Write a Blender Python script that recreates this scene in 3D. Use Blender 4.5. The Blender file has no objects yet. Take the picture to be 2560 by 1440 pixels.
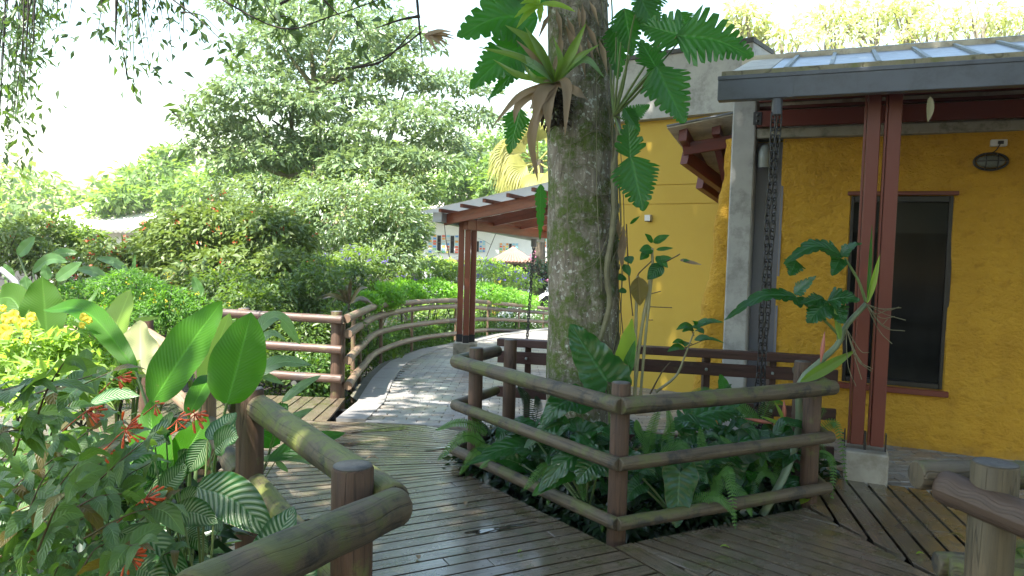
import bpy, math, random
import numpy as np
from mathutils import Vector, Matrix
random.seed(7); rng = np.random.default_rng(7)
SC = bpy.context.scene
# ------------------------------------------------------------------ camera
FPX = 1850.0; EYE = 1.6; TH = math.atan(110/FPX); ROLL = 0.026
cam_d = bpy.data.cameras.new("camera"); cam = bpy.data.objects.new("camera", cam_d)
SC.collection.objects.link(cam); SC.camera = cam
CM = Matrix.Rotation(math.pi/2-TH, 4, 'X') @ Matrix.Rotation(ROLL, 4, 'Z')
cam.matrix_world = Matrix.Translation((0, 0, EYE)) @ CM
cam_d.sensor_width = 36; cam_d.lens = 36*FPX/2560; cam_d.clip_end = 2000; cam_d.clip_start = .05
# ------------------------------------------------------------------ light
SUN_EL = math.radians(61); SUN_AZ = math.radians(-142)      # azimuth from +Y, negative = left
w = bpy.data.worlds.new("World"); SC.world = w; w.use_nodes = True
nt = w.node_tree; bg = nt.nodes["Background"]
sky = nt.nodes.new("ShaderNodeTexSky"); sky.sky_type = 'NISHITA'; sky.sun_disc = False
sky.sun_elevation = SUN_EL; sky.sun_rotation = SUN_AZ; sky.air_density = 2.0; sky.dust_density = 1.3; sky.ozone_density = 2.0
nt.links.new(sky.outputs[0], bg.inputs[0]); bg.inputs[1].default_value = 0.12
sd = bpy.data.lights.new("sun", 'SUN'); sd.energy = 5; sd.angle = math.radians(.5); sd.color = (1, .95, .86)
sun = bpy.data.objects.new("sun", sd); SC.collection.objects.link(sun)
sv = Vector((math.sin(SUN_AZ)*math.cos(SUN_EL), math.cos(SUN_AZ)*math.cos(SUN_EL), math.sin(SUN_EL)))
sun.rotation_euler = sv.to_track_quat('Z', 'Y').to_euler(); sun.location = (0, 0, 30)
SC.view_settings.view_transform = 'Standard'; SC.view_settings.look = 'None'
SC.view_settings.exposure = 2.0; SC.view_settings.gamma = 1
# ------------------------------------------------------------------ picture <-> place helpers
CMn = np.array(CM.to_3x3()); CO = np.array([0, 0, EYE])
def ray(px, py): return CMn @ np.array([(px-1280)/FPX, (720-py)/FPX, -1.0])
def G(px, py, z=0.0):
    d = ray(px, py); return CO+d*((z-EYE)/d[2])
def A(px, py, y):
    d = ray(px, py); return CO+d*(y/d[1])
def zg(y): return -0.05*max(0.0, y-6.6)
# ------------------------------------------------------------------ mesh helpers
def base_matrix(p):
    m = Matrix.Translation(p.location) @ Matrix.Rotation(p.rotation_euler.z, 4, 'Z')
    return base_matrix(p.parent) @ p.matrix_parent_inverse @ m if p.parent else m
class MB:
    def __init__(s): s.V = []; s.F = {3: [], 4: []}; s.UV = []; s.n = 0; s.ng = []; s.flat = False
    def add(s, V, faces, UV=None):
        V = np.asarray(V, float).reshape(-1, 3)
        for f in faces:
            if len(f) in (3, 4): s.F[len(f)].append(np.array([f], int)+s.n)
            else: s.ng.append([i+s.n for i in f])
        s.V.append(V); s.UV.append(np.zeros((len(V), 2)) if UV is None else np.asarray(UV, float)); s.n += len(V)
    def addnp(s, V, F, UV=None):       # F array (n,k)
        V = np.asarray(V, float).reshape(-1, 3)
        s.F[F.shape[1]].append(F+s.n); s.V.append(V)
        s.UV.append(np.zeros((len(V), 2)) if UV is None else np.asarray(UV, float)); s.n += len(V)
    def build(s, name, mat, parent=None, smooth=True, loc=None, rotz=0, local=False):
        V = np.concatenate(s.V) if s.V else np.zeros((0, 3)); UV = np.concatenate(s.UV)
        idx = []; tot = []
        for k in (3, 4):
            if s.F[k]:
                f = np.concatenate(s.F[k]); idx.append(f.ravel()); tot.append(np.full(len(f), k))
        for g in s.ng: idx.append(np.array(g)); tot.append(np.array([len(g)]))
        idx = np.concatenate(idx).astype(np.int32); tot = np.concatenate(tot).astype(np.int32)
        me = bpy.data.meshes.new(name)
        me.vertices.add(len(V)); me.vertices.foreach_set("co", V.ravel().astype(np.float32))
        me.loops.add(len(idx)); me.loops.foreach_set("vertex_index", idx)
        st = np.concatenate([[0], np.cumsum(tot)[:-1]]).astype(np.int32)
        me.polygons.add(len(tot)); me.polygons.foreach_set("loop_start", st); me.polygons.foreach_set("loop_total", tot)
        me.polygons.foreach_set("use_smooth", np.full(len(tot), smooth and not s.flat))
        uvl = me.uv_layers.new(name="UVMap"); uvl.data.foreach_set("uv", UV[idx].ravel().astype(np.float32))
        me.update(); me.validate()
        me.materials.append(mat)
        o = bpy.data.objects.new(name, me); SC.collection.objects.link(o)
        if parent:
            o.parent = parent
            if not local: o.matrix_parent_inverse = base_matrix(parent).inverted()
        if loc is not None: o.location = loc
        o.rotation_euler.z = rotz
        return o
def tag(o, label=None, cat=None, group=None, kind=None):
    if label: o["label"] = label
    if cat: o["category"] = cat
    if group: o["group"] = group
    if kind: o["kind"] = kind
    return o
def thing(name, label, cat, loc=(0, 0, 0), rotz=0, group=None):
    o = bpy.data.objects.new(name, None); SC.collection.objects.link(o); o.empty_display_size = .2
    o.location = loc; o.rotation_euler.z = rotz; tag(o, label, cat, group); return o
def nrm(v): v = np.asarray(v, float); return v/(np.linalg.norm(v)+1e-12)
def box(mb, x0, x1, y0, y1, z0, z1, bev=0.0):
    mb.flat = True
    if bev <= 0:
        V = [(x, y, z) for z in (z0, z1) for y in (y0, y1) for x in (x0, x1)]
        mb.add(V, [(0, 2, 3, 1), (4, 5, 7, 6), (0, 1, 5, 4), (2, 6, 7, 3), (0, 4, 6, 2), (1, 3, 7, 5)]); return
    b = bev; V = []; 
    for (z, i) in ((z0, b), (z0+b, 0), (z1-b, 0), (z1, b)):
        for (x, y) in ((x0+b+i*0, y0+i), (x1-b-i*0, y0+i), (x1-i, y0+b), (x1-i, y1-b), (x1-b, y1-i), (x0+b, y1-i), (x0+i, y1-b), (x0+i, y0+b)): V.append((x, y, z))
    F = [tuple(range(7, -1, -1)), tuple(range(24, 32))]
    for r in range(3):
        for k in range(8): F.append((r*8+k, r*8+(k+1) % 8, r*8+8+(k+1) % 8, r*8+8+k))
    mb.add(V, F)
def beam(mb, p, q, wdt, hgt, up=(0, 0, 1), bev=0.004, ext=0):
    mb.flat = True
    p = np.array(p, float); q = np.array(q, float); d = nrm(q-p); p = p-d*ext; q = q+d*ext
    s = nrm(np.cross(d, up)); u = np.cross(s, d); b = min(bev, wdt*.2, hgt*.2); a, c = wdt/2, hgt/2
    ring = [(-a+b, -c), (a-b, -c), (a, -c+b), (a, c-b), (a-b, c), (-a+b, c), (-a, c-b), (-a, -c+b)]
    V = [o+s*x+u*y for o in (p, q) for x, y in ring]; L = np.linalg.norm(q-p)
    UV = [(i/8*.5, t) for t in (0, L) for i in range(8)]
    F = [(k, (k+1) % 8, 8+(k+1) % 8, 8+k) for k in range(8)]+[tuple(range(7, -1, -1)), tuple(range(8, 16))]
    mb.add(V, F, UV)
def catmull(P, n):
    P = np.array(P, float)
    if len(P) == 2: return P[0]+(P[1]-P[0])*np.linspace(0, 1, n)[:, None]
    Q = np.vstack([2*P[0]-P[1], P, 2*P[-1]-P[-2]]); out = []
    m = len(P)-1
    for t in np.linspace(0, m-1e-6, n):
        i = int(t); f = t-i; a, b, c, d = Q[i], Q[i+1], Q[i+2], Q[i+3]
        out.append(.5*((2*b)+(-a+c)*f+(2*a-5*b+4*c-d)*f*f+(-a+3*b-3*c+d)*f**3))
    return np.array(out)
def tube(mb, P, R, ns=8, cap=True, rough=0.0, uv0=0, rnd=True):
    P = np.array(P, float); n = len(P); R = np.full(n, R, float) if np.isscalar(R) else np.asarray(R, float)
    T = np.gradient(P, axis=0) if n > 2 else np.array([P[1]-P[0]]*2)
    L = np.concatenate([[0], np.cumsum(np.linalg.norm(np.diff(P, axis=0), axis=1))])
    a = np.array([0, 0, 1.0]) if abs(nrm(T[0])[2]) < .9 else np.array([1.0, 0, 0])
    S = nrm(np.cross(T[0], a)); V = []; UV = []
    off = random.random()*7
    for i in range(n):
        t = nrm(T[i]); S = nrm(S-t*np.dot(S, t)); B = np.cross(t, S)
        for k in range(ns+1):
            an = 2*math.pi*k/ns
            r = R[i]*(1+(rough*math.sin(k % ns*2.3+i*1.7+off) if rough else 0))
            V.append(P[i]+(S*math.cos(an)+B*math.sin(an))*r); UV.append((k/ns*2*math.pi*R[max(i, 1)]+off, L[i]+uv0+off))
    m = ns+1
    F = [(i*m+k, i*m+k+1, (i+1)*m+k+1, (i+1)*m+k) for i in range(n-1) for k in range(ns)]
    mb.add(V, F, UV)
    if cap:
        mb.add(V[:ns], [tuple(range(ns-1, -1, -1))], [((v-P[0])@S*.4+off, (v-P[0])@np.cross(S, nrm(T[0]))*.4) for v in np.array(V[:ns])])
        mb.add(V[(n-1)*m:(n-1)*m+ns], [tuple(range(ns))], [((v-P[-1])@S*.4+off, (v-P[-1])@B*.4) for v in np.array(V[(n-1)*m:(n-1)*m+ns])])
def log(mb, p, q, r, ns=20, rough=.012, rend=.35, n=14, bow=0.0):
    """round timber with slightly rounded ends"""
    p = np.array(p, float); q = np.array(q, float); d = q-p; L = np.linalg.norm(d); d = d/L; e = r*rend
    ts = [0, e*.15, e*.5, e]+list(np.linspace(e, L-e, n)[1:-1])+[L-e, L-e*.5, L-e*.15, L]
    rs = [r*.86, r*.94, r*.985, r]+[r*(1+.02*math.sin(i*1.3+L*5)) for i in range(n-2)]+[r, r*.985, r*.94, r*.86]
    P = [p+d*t+np.array([0, 0, -1.0])*bow*4*(t/L)*(1-t/L) for t in ts]
    tube(mb, P, rs, ns, True, rough)
def lathe(mb, c, prof, ns=24, cap=True):
    V = []; UV = []
    for (r, z) in prof:
        for k in range(ns): a = 2*math.pi*k/ns; V.append((c[0]+r*math.cos(a), c[1]+r*math.sin(a), c[2]+z)); UV.append((k/ns, z))
    F = [(i*ns+k, i*ns+(k+1) % ns, (i+1)*ns+(k+1) % ns, (i+1)*ns+k) for i in range(len(prof)-1) for k in range(ns)]
    if cap: F += [tuple(range(ns-1, -1, -1)), tuple((len(prof)-1)*ns+k for k in range(ns))]
    mb.add(V, F, UV)
# ------------------------------------------------------------------ materials
MATS = {}
def newmat(name):
    m = bpy.data.materials.new(name); m.use_nodes = True; nt = m.node_tree; nt.nodes.clear()
    out = nt.nodes.new("ShaderNodeOutputMaterial"); return m, nt, out
class N:
    def __init__(s, nt): s.nt = nt
    def __call__(s, t, **kw):
        n = s.nt.nodes.new(t)
        for k, v in kw.items():
            if k in ('ins',):
                for kk, vv in v.items():
                    if hasattr(vv, 'is_linked') or isinstance(vv, bpy.types.NodeSocket): s.nt.links.new(vv, n.inputs[kk])
                    else: n.inputs[kk].default_value = vv
            else: setattr(n, k, v)
        return n
    def noise(s, vec, scale, detail=4, rough=.6, dist=0):
        return s("ShaderNodeTexNoise", ins={'Vector': vec, 'Scale': scale, 'Detail': detail, 'Roughness': rough, 'Distortion': dist}).outputs[0]
    def ramp(s, f, pts, interp='LINEAR'):
        r = s("ShaderNodeValToRGB", ins={0: f}); r.color_ramp.interpolation = interp
        e = r.color_ramp.elements
        while len(e) < len(pts): e.new(.5)
        for i, (p, c) in enumerate(pts):
            e[i].position = p; e[i].color = (c, c, c, 1) if np.isscalar(c) else tuple(c)+(1,)
        return r.outputs[0]
    def mix(s, f, a, b, mode='MIX'):
        n = s.nt.nodes.new("ShaderNodeMix"); n.data_type = 'RGBA'; n.blend_type = mode
        for sock, v in ((n.inputs[0], f), (n.inputs[6], a), (n.inputs[7], b)):
            if isinstance(v, bpy.types.NodeSocket): s.nt.links.new(v, sock)
            else: sock.default_value = v if np.isscalar(v) else tuple(v)+(1,)*(4-len(v))
        return n.outputs[2]
    def math(s, op, a, b=0.0, c=0.0):
        n = s.nt.nodes.new("ShaderNodeMath"); n.operation = op
        for i, v in enumerate((a, b, c)):
            if isinstance(v, bpy.types.NodeSocket): s.nt.links.new(v, n.inputs[i])
            else: n.inputs[i].default_value = v
        return n.outputs[0]
    def mapping(s, vec, scale=(1, 1, 1), rot=(0, 0, 0)):
        return s("ShaderNodeMapping", ins={'Vector': vec, 'Scale': scale, 'Rotation': rot}).outputs[0]
    def bump(s, h, strength=.5, dist=.01, normal=None):
        n = s("ShaderNodeBump", ins={'Height': h, 'Strength': strength, 'Distance': dist})
        if normal is not None: s.nt.links.new(normal, n.inputs['Normal'])
        return n.outputs[0]
    def bsdf(s, col, rough=.6, normal=None, spec=.5, metal=0, out=None, **kw):
        ins = {'Base Color': col if isinstance(col, bpy.types.NodeSocket) else tuple(col)+(1,), 'Roughness': rough, 'Metallic': metal, 'Specular IOR Level': spec}
        if normal is not None: ins['Normal'] = normal
        ins.update(kw)
        b = s("ShaderNodeBsdfPrincipled", ins=ins)
        if out: s.nt.links.new(b.outputs[0], out.inputs[0])
        return b.outputs[0]
def leafmat(name, c1, c2, trans=.35, rough=.38, tcol=None, spec=.5, uvvein=0, stripe=None, bumpy=0):
    if name in MATS: return MATS[name]
    m, nt, out = newmat(name); n = N(nt)
    geo = n("ShaderNodeNewGeometry"); rnd = geo.outputs['Random Per Island']
    tc = n("ShaderNodeTexCoord"); nz = n.noise(tc.outputs['Object'], 3.0 if not uvvein else 9.0, 3)
    f = n.math('ADD', n.math('MULTIPLY', rnd, .75), n.math('MULTIPLY', nz, .3))
    col = n.mix(f, c1, c2); norm = None
    if uvvein:
        uv = n("ShaderNodeUVMap").outputs[0]; sp = n("ShaderNodeSeparateXYZ", ins={0: uv})
        u = n.math('ABSOLUTE', n.math('SUBTRACT', sp.outputs[0], .5))
        ph = n.math('ADD', n.math('MULTIPLY', sp.outputs[1], uvvein), n.math('MULTIPLY', u, -uvvein*.45))
        wv = n.math('SINE', n.math('MULTIPLY', ph, 6.283))
        mid = n.ramp(u, [(0, 1), (.02, .7), (.04, 0)])
        col = n.mix(n.math('MULTIPLY', mid, .55), col, tuple(min(1, x*1.9+.02) for x in c2))
        if stripe:
            st = n.ramp(n.math('ADD', wv, n.math('MULTIPLY', n.noise(tc.outputs['Object'], 14, 2), .5)), [(.1, 0), (.45, 1)])
            zone = n.ramp(u, [(.03, 1), (.3, 1), (.44, 0)])
            col = n.mix(n.math('MULTIPLY', st, n.math('MULTIPLY', zone, .85)), col, stripe)
        else:
            col = n.mix(n.math('MULTIPLY', n.ramp(wv, [(.6, 0), (1, 1)]), .18), col, tuple(x*.45 for x in c1))
        en = n.math('ADD', u, n.math('MULTIPLY', n.noise(tc.outputs['Object'], 25, 4, .7), .12)); col = n.mix(n.ramp(en, [(.545, 0), (.575, .75)]), col, (.20, .15, .05))
        col = n.mix(n.ramp(n.noise(tc.outputs['Object'], 38, 3, .6), [(.70, 0), (.735, .7)]), col, (.16, .14, .05))
        hh = n.math('ADD', n.math('MULTIPLY', wv, .5), n.math('MULTIPLY', mid, -1.5))
        norm = n.bump(hh, .35, .004 if not bumpy else .008)
    b = n.bsdf(col, n.math('ADD', rough-.1, n.math('MULTIPLY', nz, .25)), norm, spec)
    if tcol is None: tcol = tuple(min(1, x) for x in (c2[0]*2.2+.02, c2[1]*2.3+.03, c2[2]*.9))
    tr = n("ShaderNodeBsdfTranslucent", ins={'Color': n.mix(.5, col, tcol, 'ADD') if False else tuple(tcol)+(1,)})
    mx = n("ShaderNodeMixShader", ins={0: trans, 1: b, 2: tr.outputs[0]})
    nt.links.new(mx.outputs[0], out.inputs[0]); MATS[name] = m; return m
def simple(name, c, rough=.6, var=.25, scale=6, bump=.2, bd=.004, spec=.5, metal=0, c2=None, stretch=(1, 1, 1), isl=0.0, coord='Object', dirt=None):
    if name in MATS: return MATS[name]
    m, nt, out = newmat(name); n = N(nt); tc = n("ShaderNodeTexCoord")
    v = n.mapping(tc.outputs[coord], stretch); a = n.noise(v, scale, 6, .65); b2 = n.noise(v, scale*7, 4, .6)
    c2 = c2 or tuple(x*(1-var*1.6) for x in c)
    col = n.mix(n.ramp(a, [(.3, 0), (.7, 1)]), c, c2)
    if isl: col = n.mix(n.math('MULTIPLY', n("ShaderNodeNewGeometry").outputs['Random Per Island'], isl), col, tuple(x*.45 for x in c))
    if dirt: col = n.mix(n.ramp(n.noise(tc.outputs[coord], dirt[1], 7, .7), [(.5, 0), (.66, dirt[2])]), col, dirt[0])
    h = n.math('ADD', a, n.math('MULTIPLY', b2, .4))
    n.bsdf(col, n.math('ADD', rough-.1, n.math('MULTIPLY', b2, .2)), n.bump(h, bump, bd), spec, metal, out); MATS[name] = m; return m
def wood(name, c1, c2, moss=None, mossamt=.5, rough=.6, wet=0.0, uvs=(30, 1.6), crack=.8, isl=.0, coord='UV', stain=None, spec=.5, mosscale=5, coat=0):
    """weathered timber: grain runs along V of the UVs"""
    if name in MATS: return MATS[name]
    m, nt, out = newmat(name); n = N(nt); tc = n("ShaderNodeTexCoord")
    v = n.mapping(tc.outputs[coord], (uvs[0], uvs[1], uvs[0] if coord == 'Object' else 1)); ob = tc.outputs['Object']
    gr = n.noise(v, 1.6, 6, .65, .4); fine = n.noise(v, 6, 5, .7, .3); big = n.noise(ob, 3.5, 4, .6)
    col = n.mix(n.ramp(gr, [(.3, 0), (.72, 1)]), c1, c2)
    col = n.mix(n.ramp(fine, [(.28, .75), (.46, 0)]), col, tuple(x*.35 for x in c1))
    if isl:
        rnd = n("ShaderNodeNewGeometry").outputs['Random Per Island']
        col = n.mix(n.math('MULTIPLY', rnd, isl), col, tuple(x*.5 for x in c2))
        col = n.mix(n.math('MULTIPLY', n.ramp(n.math('FRACT', n.math('MULTIPLY', rnd, 7.3)), [(.4, 0), (1, 1)]), isl*.6), col, (.24, .215, .18))
    crk = n.ramp(n.noise(n.mapping(tc.outputs[coord], (uvs[0]*.55, uvs[1]*.22, uvs[0]*.55 if coord == 'Object' else 1)), 1.7, 2, .5, .2), [(.485, 0), (.5, 1), (.515, 0)])
    col = n.mix(n.math('MULTIPLY', crk, crack*.8), col, tuple(x*.12 for x in c1))
    kn = n.ramp(n("ShaderNodeTexVoronoi", ins={'Vector': n.mapping(tc.outputs[coord], (7, 3.2, 7 if coord == 'Object' else 1)), 'Scale': 1.0}).outputs[0], [(.05, 1), (.11, 0)])
    if not wet: col = n.mix(n.math('MULTIPLY', kn, .8), col, tuple(x*.2 for x in c1))
    if stain: col = n.mix(n.ramp(n.noise(ob, stain[1], 5, .65), [(.5, 0), (.62, stain[2])]), col, stain[0])
    if moss:
        up = n("ShaderNodeSeparateXYZ", ins={0: n("ShaderNodeNewGeometry").outputs['Normal']}).outputs[2]
        mk = n.math('ADD', n.noise(ob, mosscale, 7, .7), n.math('MULTIPLY', up, .06))
        col = n.mix(n.ramp(mk, [(.62-.25*mossamt, 0), (.72-.2*mossamt, .9)]), col, moss)
        col = n.mix(n.ramp(n.noise(ob, 19, 6, .8), [(.62, 0), (.68, .6)]), col, tuple(x*.25 for x in c1))
    h = n.math('SUBTRACT', n.math('ADD', n.math('MULTIPLY', gr, .5), n.math('MULTIPLY', fine, .5)), n.math('MULTIPLY', crk, crack))
    if wet:
        wr = n.ramp(n.noise(ob, 2.4, 5, .6), [(.34, rough*.8), (.56, rough*(1-wet)+.05)])
    else: wr = n.math('ADD', rough-.1, n.math('MULTIPLY', fine, .2))
    kw = {}
    if coat: kw = {'Coat Weight': n.math('MULTIPLY', n.ramp(n.noise(ob, 1.9, 4, .6), [(.42, .15), (.62, 1)]), coat), 'Coat Roughness': .16}
    n.bsdf(col, wr, n.bump(h, .6, .006 if not wet else .004), spec, 0, out, **kw); MATS[name] = m; return m
# timber
M_post = wood('post wood', (.105, .057, .035), (.06, .035, .023), moss=(.10, .115, .03), mossamt=.12, rough=.6)
M_rail = wood('rail wood mossy', (.155, .125, .075), (.075, .06, .04), moss=(.15, .17, .035), mossamt=.62, rough=.62, stain=((.022, .024, .03), 8, .9))
M_rail2 = wood('rail wood greenish', (.13, .10, .062), (.065, .05, .032), moss=(.10, .11, .03), mossamt=.42, rough=.6, stain=((.02, .02, .02), 8, .8))
M_railred = wood('rail wood reddish', (.12, .066, .044), (.065, .038, .028), moss=(.12, .12, .05), mossamt=.1, rough=.45, stain=((.05, .05, .055), 4, .6))
M_bamboo = wood('pole wood pale', (.26, .18, .12), (.15, .095, .065), moss=(.20, .19, .08), mossamt=.2, rough=.5)
M_sunlitpost = wood('post wood sunlit', (.30, .2, .12), (.2, .13, .08), rough=.6)  # sunlight on posts and rails painted in as a paler brown
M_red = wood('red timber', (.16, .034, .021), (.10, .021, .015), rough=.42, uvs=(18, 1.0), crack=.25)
M_redlit = wood('red timber sunlit', (.22, .062, .03), (.15, .038, .02), rough=.4, uvs=(18, 1.0), crack=.25)  # same red timber, sunlight on it painted in as a lighter orange
M_board = wood('dark board', (.075, .03, .024), (.04, .017, .015), moss=(.10, .08, .05), mossamt=.05, rough=.5, uvs=(18, 1.0), crack=.3)
M_deck = wood('deck wood', (.19, .152, .108), (.105, .083, .058), moss=(.085, .08, .035), mossamt=.22, rough=.5, wet=.75, isl=.32, uvs=(26, 1.1), crack=.25, stain=((.10, .065, .025), 2.3, .25), spec=.8, coat=.8)
M_conc = simple('concrete', (.42, .42, .40), .75, .3, 3, .3, .004, c2=(.30, .30, .29), dirt=((.15, .15, .135), 5, .6))
M_concgreen = simple('concrete stained', (.36, .34, .28), .75, .3, 4, .3, .004, c2=(.24, .23, .18), dirt=((.08, .08, .05), 9, .7))
M_kerb = simple('kerb concrete', (.27, .26, .25), .5, .3, 3, .3, .003, c2=(.2, .19, .18))
M_gutter = simple('gutter paint', (.105, .115, .14), .4, .08, 2, .05, .002, c2=(.085, .093, .115), dirt=((.05, .05, .05), 8, .4))
M_metal = simple('roof sheet', (.30, .33, .37), .35, .15, 3, .15, .003, metal=.35, dirt=((.10, .10, .08), 9, .8))
M_batten = simple('roof batten', (.25, .28, .27), .5, .15, 4, .1, .002, dirt=((.12, .13, .09), 9, .8))
M_cream = simple('cream board', (.66, .60, .49), .7, .2, 3, .2, .003, stretch=(1, 6, 1), dirt=((.2, .14, .08), 5, .6))
M_dark = simple('dark metal', (.022, .022, .026), .35, .1, 20, .3, .002)
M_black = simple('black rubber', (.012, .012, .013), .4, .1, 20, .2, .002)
M_white = simple('white plastic', (.62, .63, .64), .4, .05, 9, .05, .001)
M_grey = simple('grey paint recess', (.17, .175, .21), .5, .08, 2, .05, .002, c2=(.155, .16, .19))
M_pipe = simple('grey pipe', (.28, .31, .30), .35, .1, 5, .05, .001)
M_soil = simple('garden soil', (.022, .017, .012), .9, .4, 5, .8, .03, c2=(.02, .018, .012))
M_grass = simple('lawn ground', (.05, .085, .02), .9, .4, 1.5, .6, .03, c2=(.03, .05, .015))
def stucco():
    m, nt, out = newmat('yellow stucco'); n = N(nt); ob = n("ShaderNodeTexCoord").outputs['Object']
    a = n.noise(ob, 3, 5, .6); b = n.noise(n.mapping(ob, (1, 1, 1.3)), 9, 7, .66, .3); c = n.noise(ob, 50, 4, .6)
    col = n.mix(n.ramp(a, [(.3, 0), (.7, 1)]), (.62, .355, .036), (.52, .285, .026))
    col = n.mix(n.ramp(b, [(.32, .45), (.44, 0)]), col, (.30, .14, .012))
    col = n.mix(n.ramp(n.noise(n.mapping(ob, (3, 3, .5)), 1.5, 5, .6), [(.5, 0), (.8, .25)]), col, (.30, .17, .02))
    sp = n("ShaderNodeSeparateXYZ", ins={0: ob}).outputs[2]
    col = n.mix(n.math('MULTIPLY', n.ramp(n.math('ADD', sp, n.math('MULTIPLY', n.noise(ob, 5, 5), .35)), [(.14, 1), (.27, 0)]), .55), col, (.26, .17, .06))
    h = n.math('ADD', n.math('MULTIPLY', b, 1.0), n.math('MULTIPLY', n.noise(ob, 26, 4, .6), .35))
    n.bsdf(col, .7, n.bump(h, 1, .06), .3, 0, out); return m
M_stucco = stucco()
def smoothyellow():
    m, nt, out = newmat('smooth yellow paint'); n = N(nt); ob = n("ShaderNodeTexCoord").outputs['Object']
    col = n.mix(n.ramp(n.noise(ob, 1.2, 5), [(.3, 0), (.7, 1)]), (.50, .345, .05), (.45, .30, .04))
    n.bsdf(col, .6, n.bump(n.noise(ob, 60, 3), .1, .002), .3, 0, out); return m
M_smooth = smoothyellow()
def bark():
    m, nt, out = newmat('mossy bark'); n = N(nt); ob = n("ShaderNodeTexCoord").outputs['Object']
    st = n.mapping(ob, (1, 1, .28)); g = n.noise(st, 22, 7, .7, .6); g2 = n.noise(st, 60, 4, .7)
    col = n.mix(n.ramp(g, [(.32, 0), (.66, 1)]), (.085, .07, .05), (.32, .285, .23))
    lm = n.math('MULTIPLY', n.ramp(n.noise(ob, 34, 4, .6), [(.56, 0), (.62, 1)]), n.ramp(n.noise(ob, 3.1, 3, .6), [(.40, .15), (.6, 1)]))
    col = n.mix(n.math('MULTIPLY', lm, .85), col, (.58, .59, .53))
    mm = n.math('MULTIPLY', n.ramp(n.noise(ob, 4.2, 6, .75), [(.46, 0), (.56, 1)]), n.ramp(n.noise(ob, 30, 4, .7), [(.35, .3), (.55, 1)]))
    col = n.mix(n.math('MULTIPLY', mm, .9), col, (.08, .125, .015))
    h = n.math('ADD', n.math('ADD', g, n.math('MULTIPLY', g2, .4)), n.math('MULTIPLY', mm, .5))
    n.bsdf(col, .85, n.bump(h, .9, .02), .25, 0, out); return m
M_bark = bark()
M_bark2 = simple('tree bark', (.13, .10, .07), .85, .4, 9, .8, .02, c2=(.05, .042, .03), dirt=((.10, .13, .03), 3, .8))
M_barkdark = simple('branch bark', (.05, .04, .032), .85, .4, 9, .8, .01, c2=(.028, .024, .02))
M_stem = simple('green stem', (.10, .19, .05), .45, .2, 12, .1, .002, c2=(.14, .17, .06))
M_stemred = simple('reddish twig', (.13, .07, .035), .6, .2, 12, .2, .002, c2=(.09, .08, .03))
M_cane = simple('cane', (.30, .27, .15), .5, .3, 12, .2, .002, c2=(.22, .22, .12))
M_vine = simple('pale vine', (.20, .19, .11), .7, .3, 12, .4, .003, c2=(.12, .11, .06))
M_dry = leafmat('dry leaf', (.38, .29, .18), (.19, .13, .08), .25, .6, (.4, .25, .1))
M_orange = leafmat('orange flower', (.85, .20, .035), (.80, .11, .04), .25, .4, (.8, .15, .03))
M_redf = leafmat('red flower', (.55, .05, .025), (.55, .10, .03), .2, .5, (.5, .1, .03))
M_yellow = leafmat('yellow flower', (.85, .72, .08), (.85, .66, .05), .3, .5, (.9, .7, .05))
M_purple = leafmat('purple flower', (.13, .09, .38), (.2, .15, .45), .2, .5, (.2, .15, .5))
M_pink = leafmat('pink flower', (.6, .15, .35), (.7, .3, .45), .2, .5, (.7, .2, .4))
# leaves
L_tree = leafmat('tree leaf', (.045, .095, .025), (.09, .15, .045), .22, .36, spec=.6)
L_pale = leafmat('pale tree leaf', (.09, .16, .04), (.16, .24, .07), .35, .42)
L_bush = leafmat('bush leaf', (.08, .15, .03), (.16, .23, .055), .35, .4)
L_red = leafmat('reddish bush leaf', (.08, .14, .025), (.15, .20, .045), .3, .45, (.24, .34, .05))
L_hedge = leafmat('hedge leaf', (.10, .25, .03), (.19, .36, .055), .4, .45)
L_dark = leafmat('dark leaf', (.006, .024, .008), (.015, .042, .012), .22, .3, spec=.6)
L_wild = leafmat('undergrowth leaf', (.035, .075, .018), (.10, .16, .035), .33, .4)
L_fern = leafmat('fern leaf', (.05, .14, .02), (.09, .22, .035), .3, .45)
L_lime = leafmat('lime leaf', (.13, .26, .03), (.26, .38, .06), .45, .45)
L_fire = leafmat('firebush leaf', (.05, .12, .045), (.11, .20, .05), .35, .35, uvvein=9, spec=.6)
L_fireold = leafmat('firebush old leaf', (.13, .14, .03), (.16, .10, .03), .35, .4, uvvein=9)
L_big = leafmat('paddle leaf', (.035, .13, .010), (.06, .19, .012), .48, .38, (.13, .42, .012), uvvein=26, spec=.2)
L_biglight = leafmat('paddle leaf pale', (.14, .28, .04), (.28, .42, .07), .5, .35, (.5, .75, .12), uvvein=26, spec=.45)
L_stripe = leafmat('striped leaf', (.014, .08, .015), (.028, .115, .025), .3, .28, uvvein=13, stripe=(.36, .46, .27), bumpy=1, spec=.6)
L_silver = leafmat('pale ribbed leaf', (.12, .22, .10), (.2, .32, .15), .35, .27, (.3, .55, .12), uvvein=16, bumpy=1, spec=.8)
L_philo = leafmat('philodendron leaf', (.012, .062, .014), (.022, .09, .02), .3, .22, (.06, .3, .02), uvvein=9, bumpy=1, spec=.6)
L_philob = leafmat('philodendron bright leaf', (.02, .095, .015), (.035, .14, .02), .38, .3, (.07, .34, .015), uvvein=9, bumpy=1, spec=.5)
L_strap = leafmat('bromeliad leaf', (.09, .17, .025), (.16, .25, .05), .35, .4, uvvein=0)
L_palm = leafmat('palm leaf', (.26, .28, .06), (.40, .38, .11), .35, .5, (.6, .55, .15))
L_banana = leafmat('banana leaf', (.05, .12, .04), (.10, .2, .06), .35, .3, (.2, .45, .06), uvvein=24, spec=.6)
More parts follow.
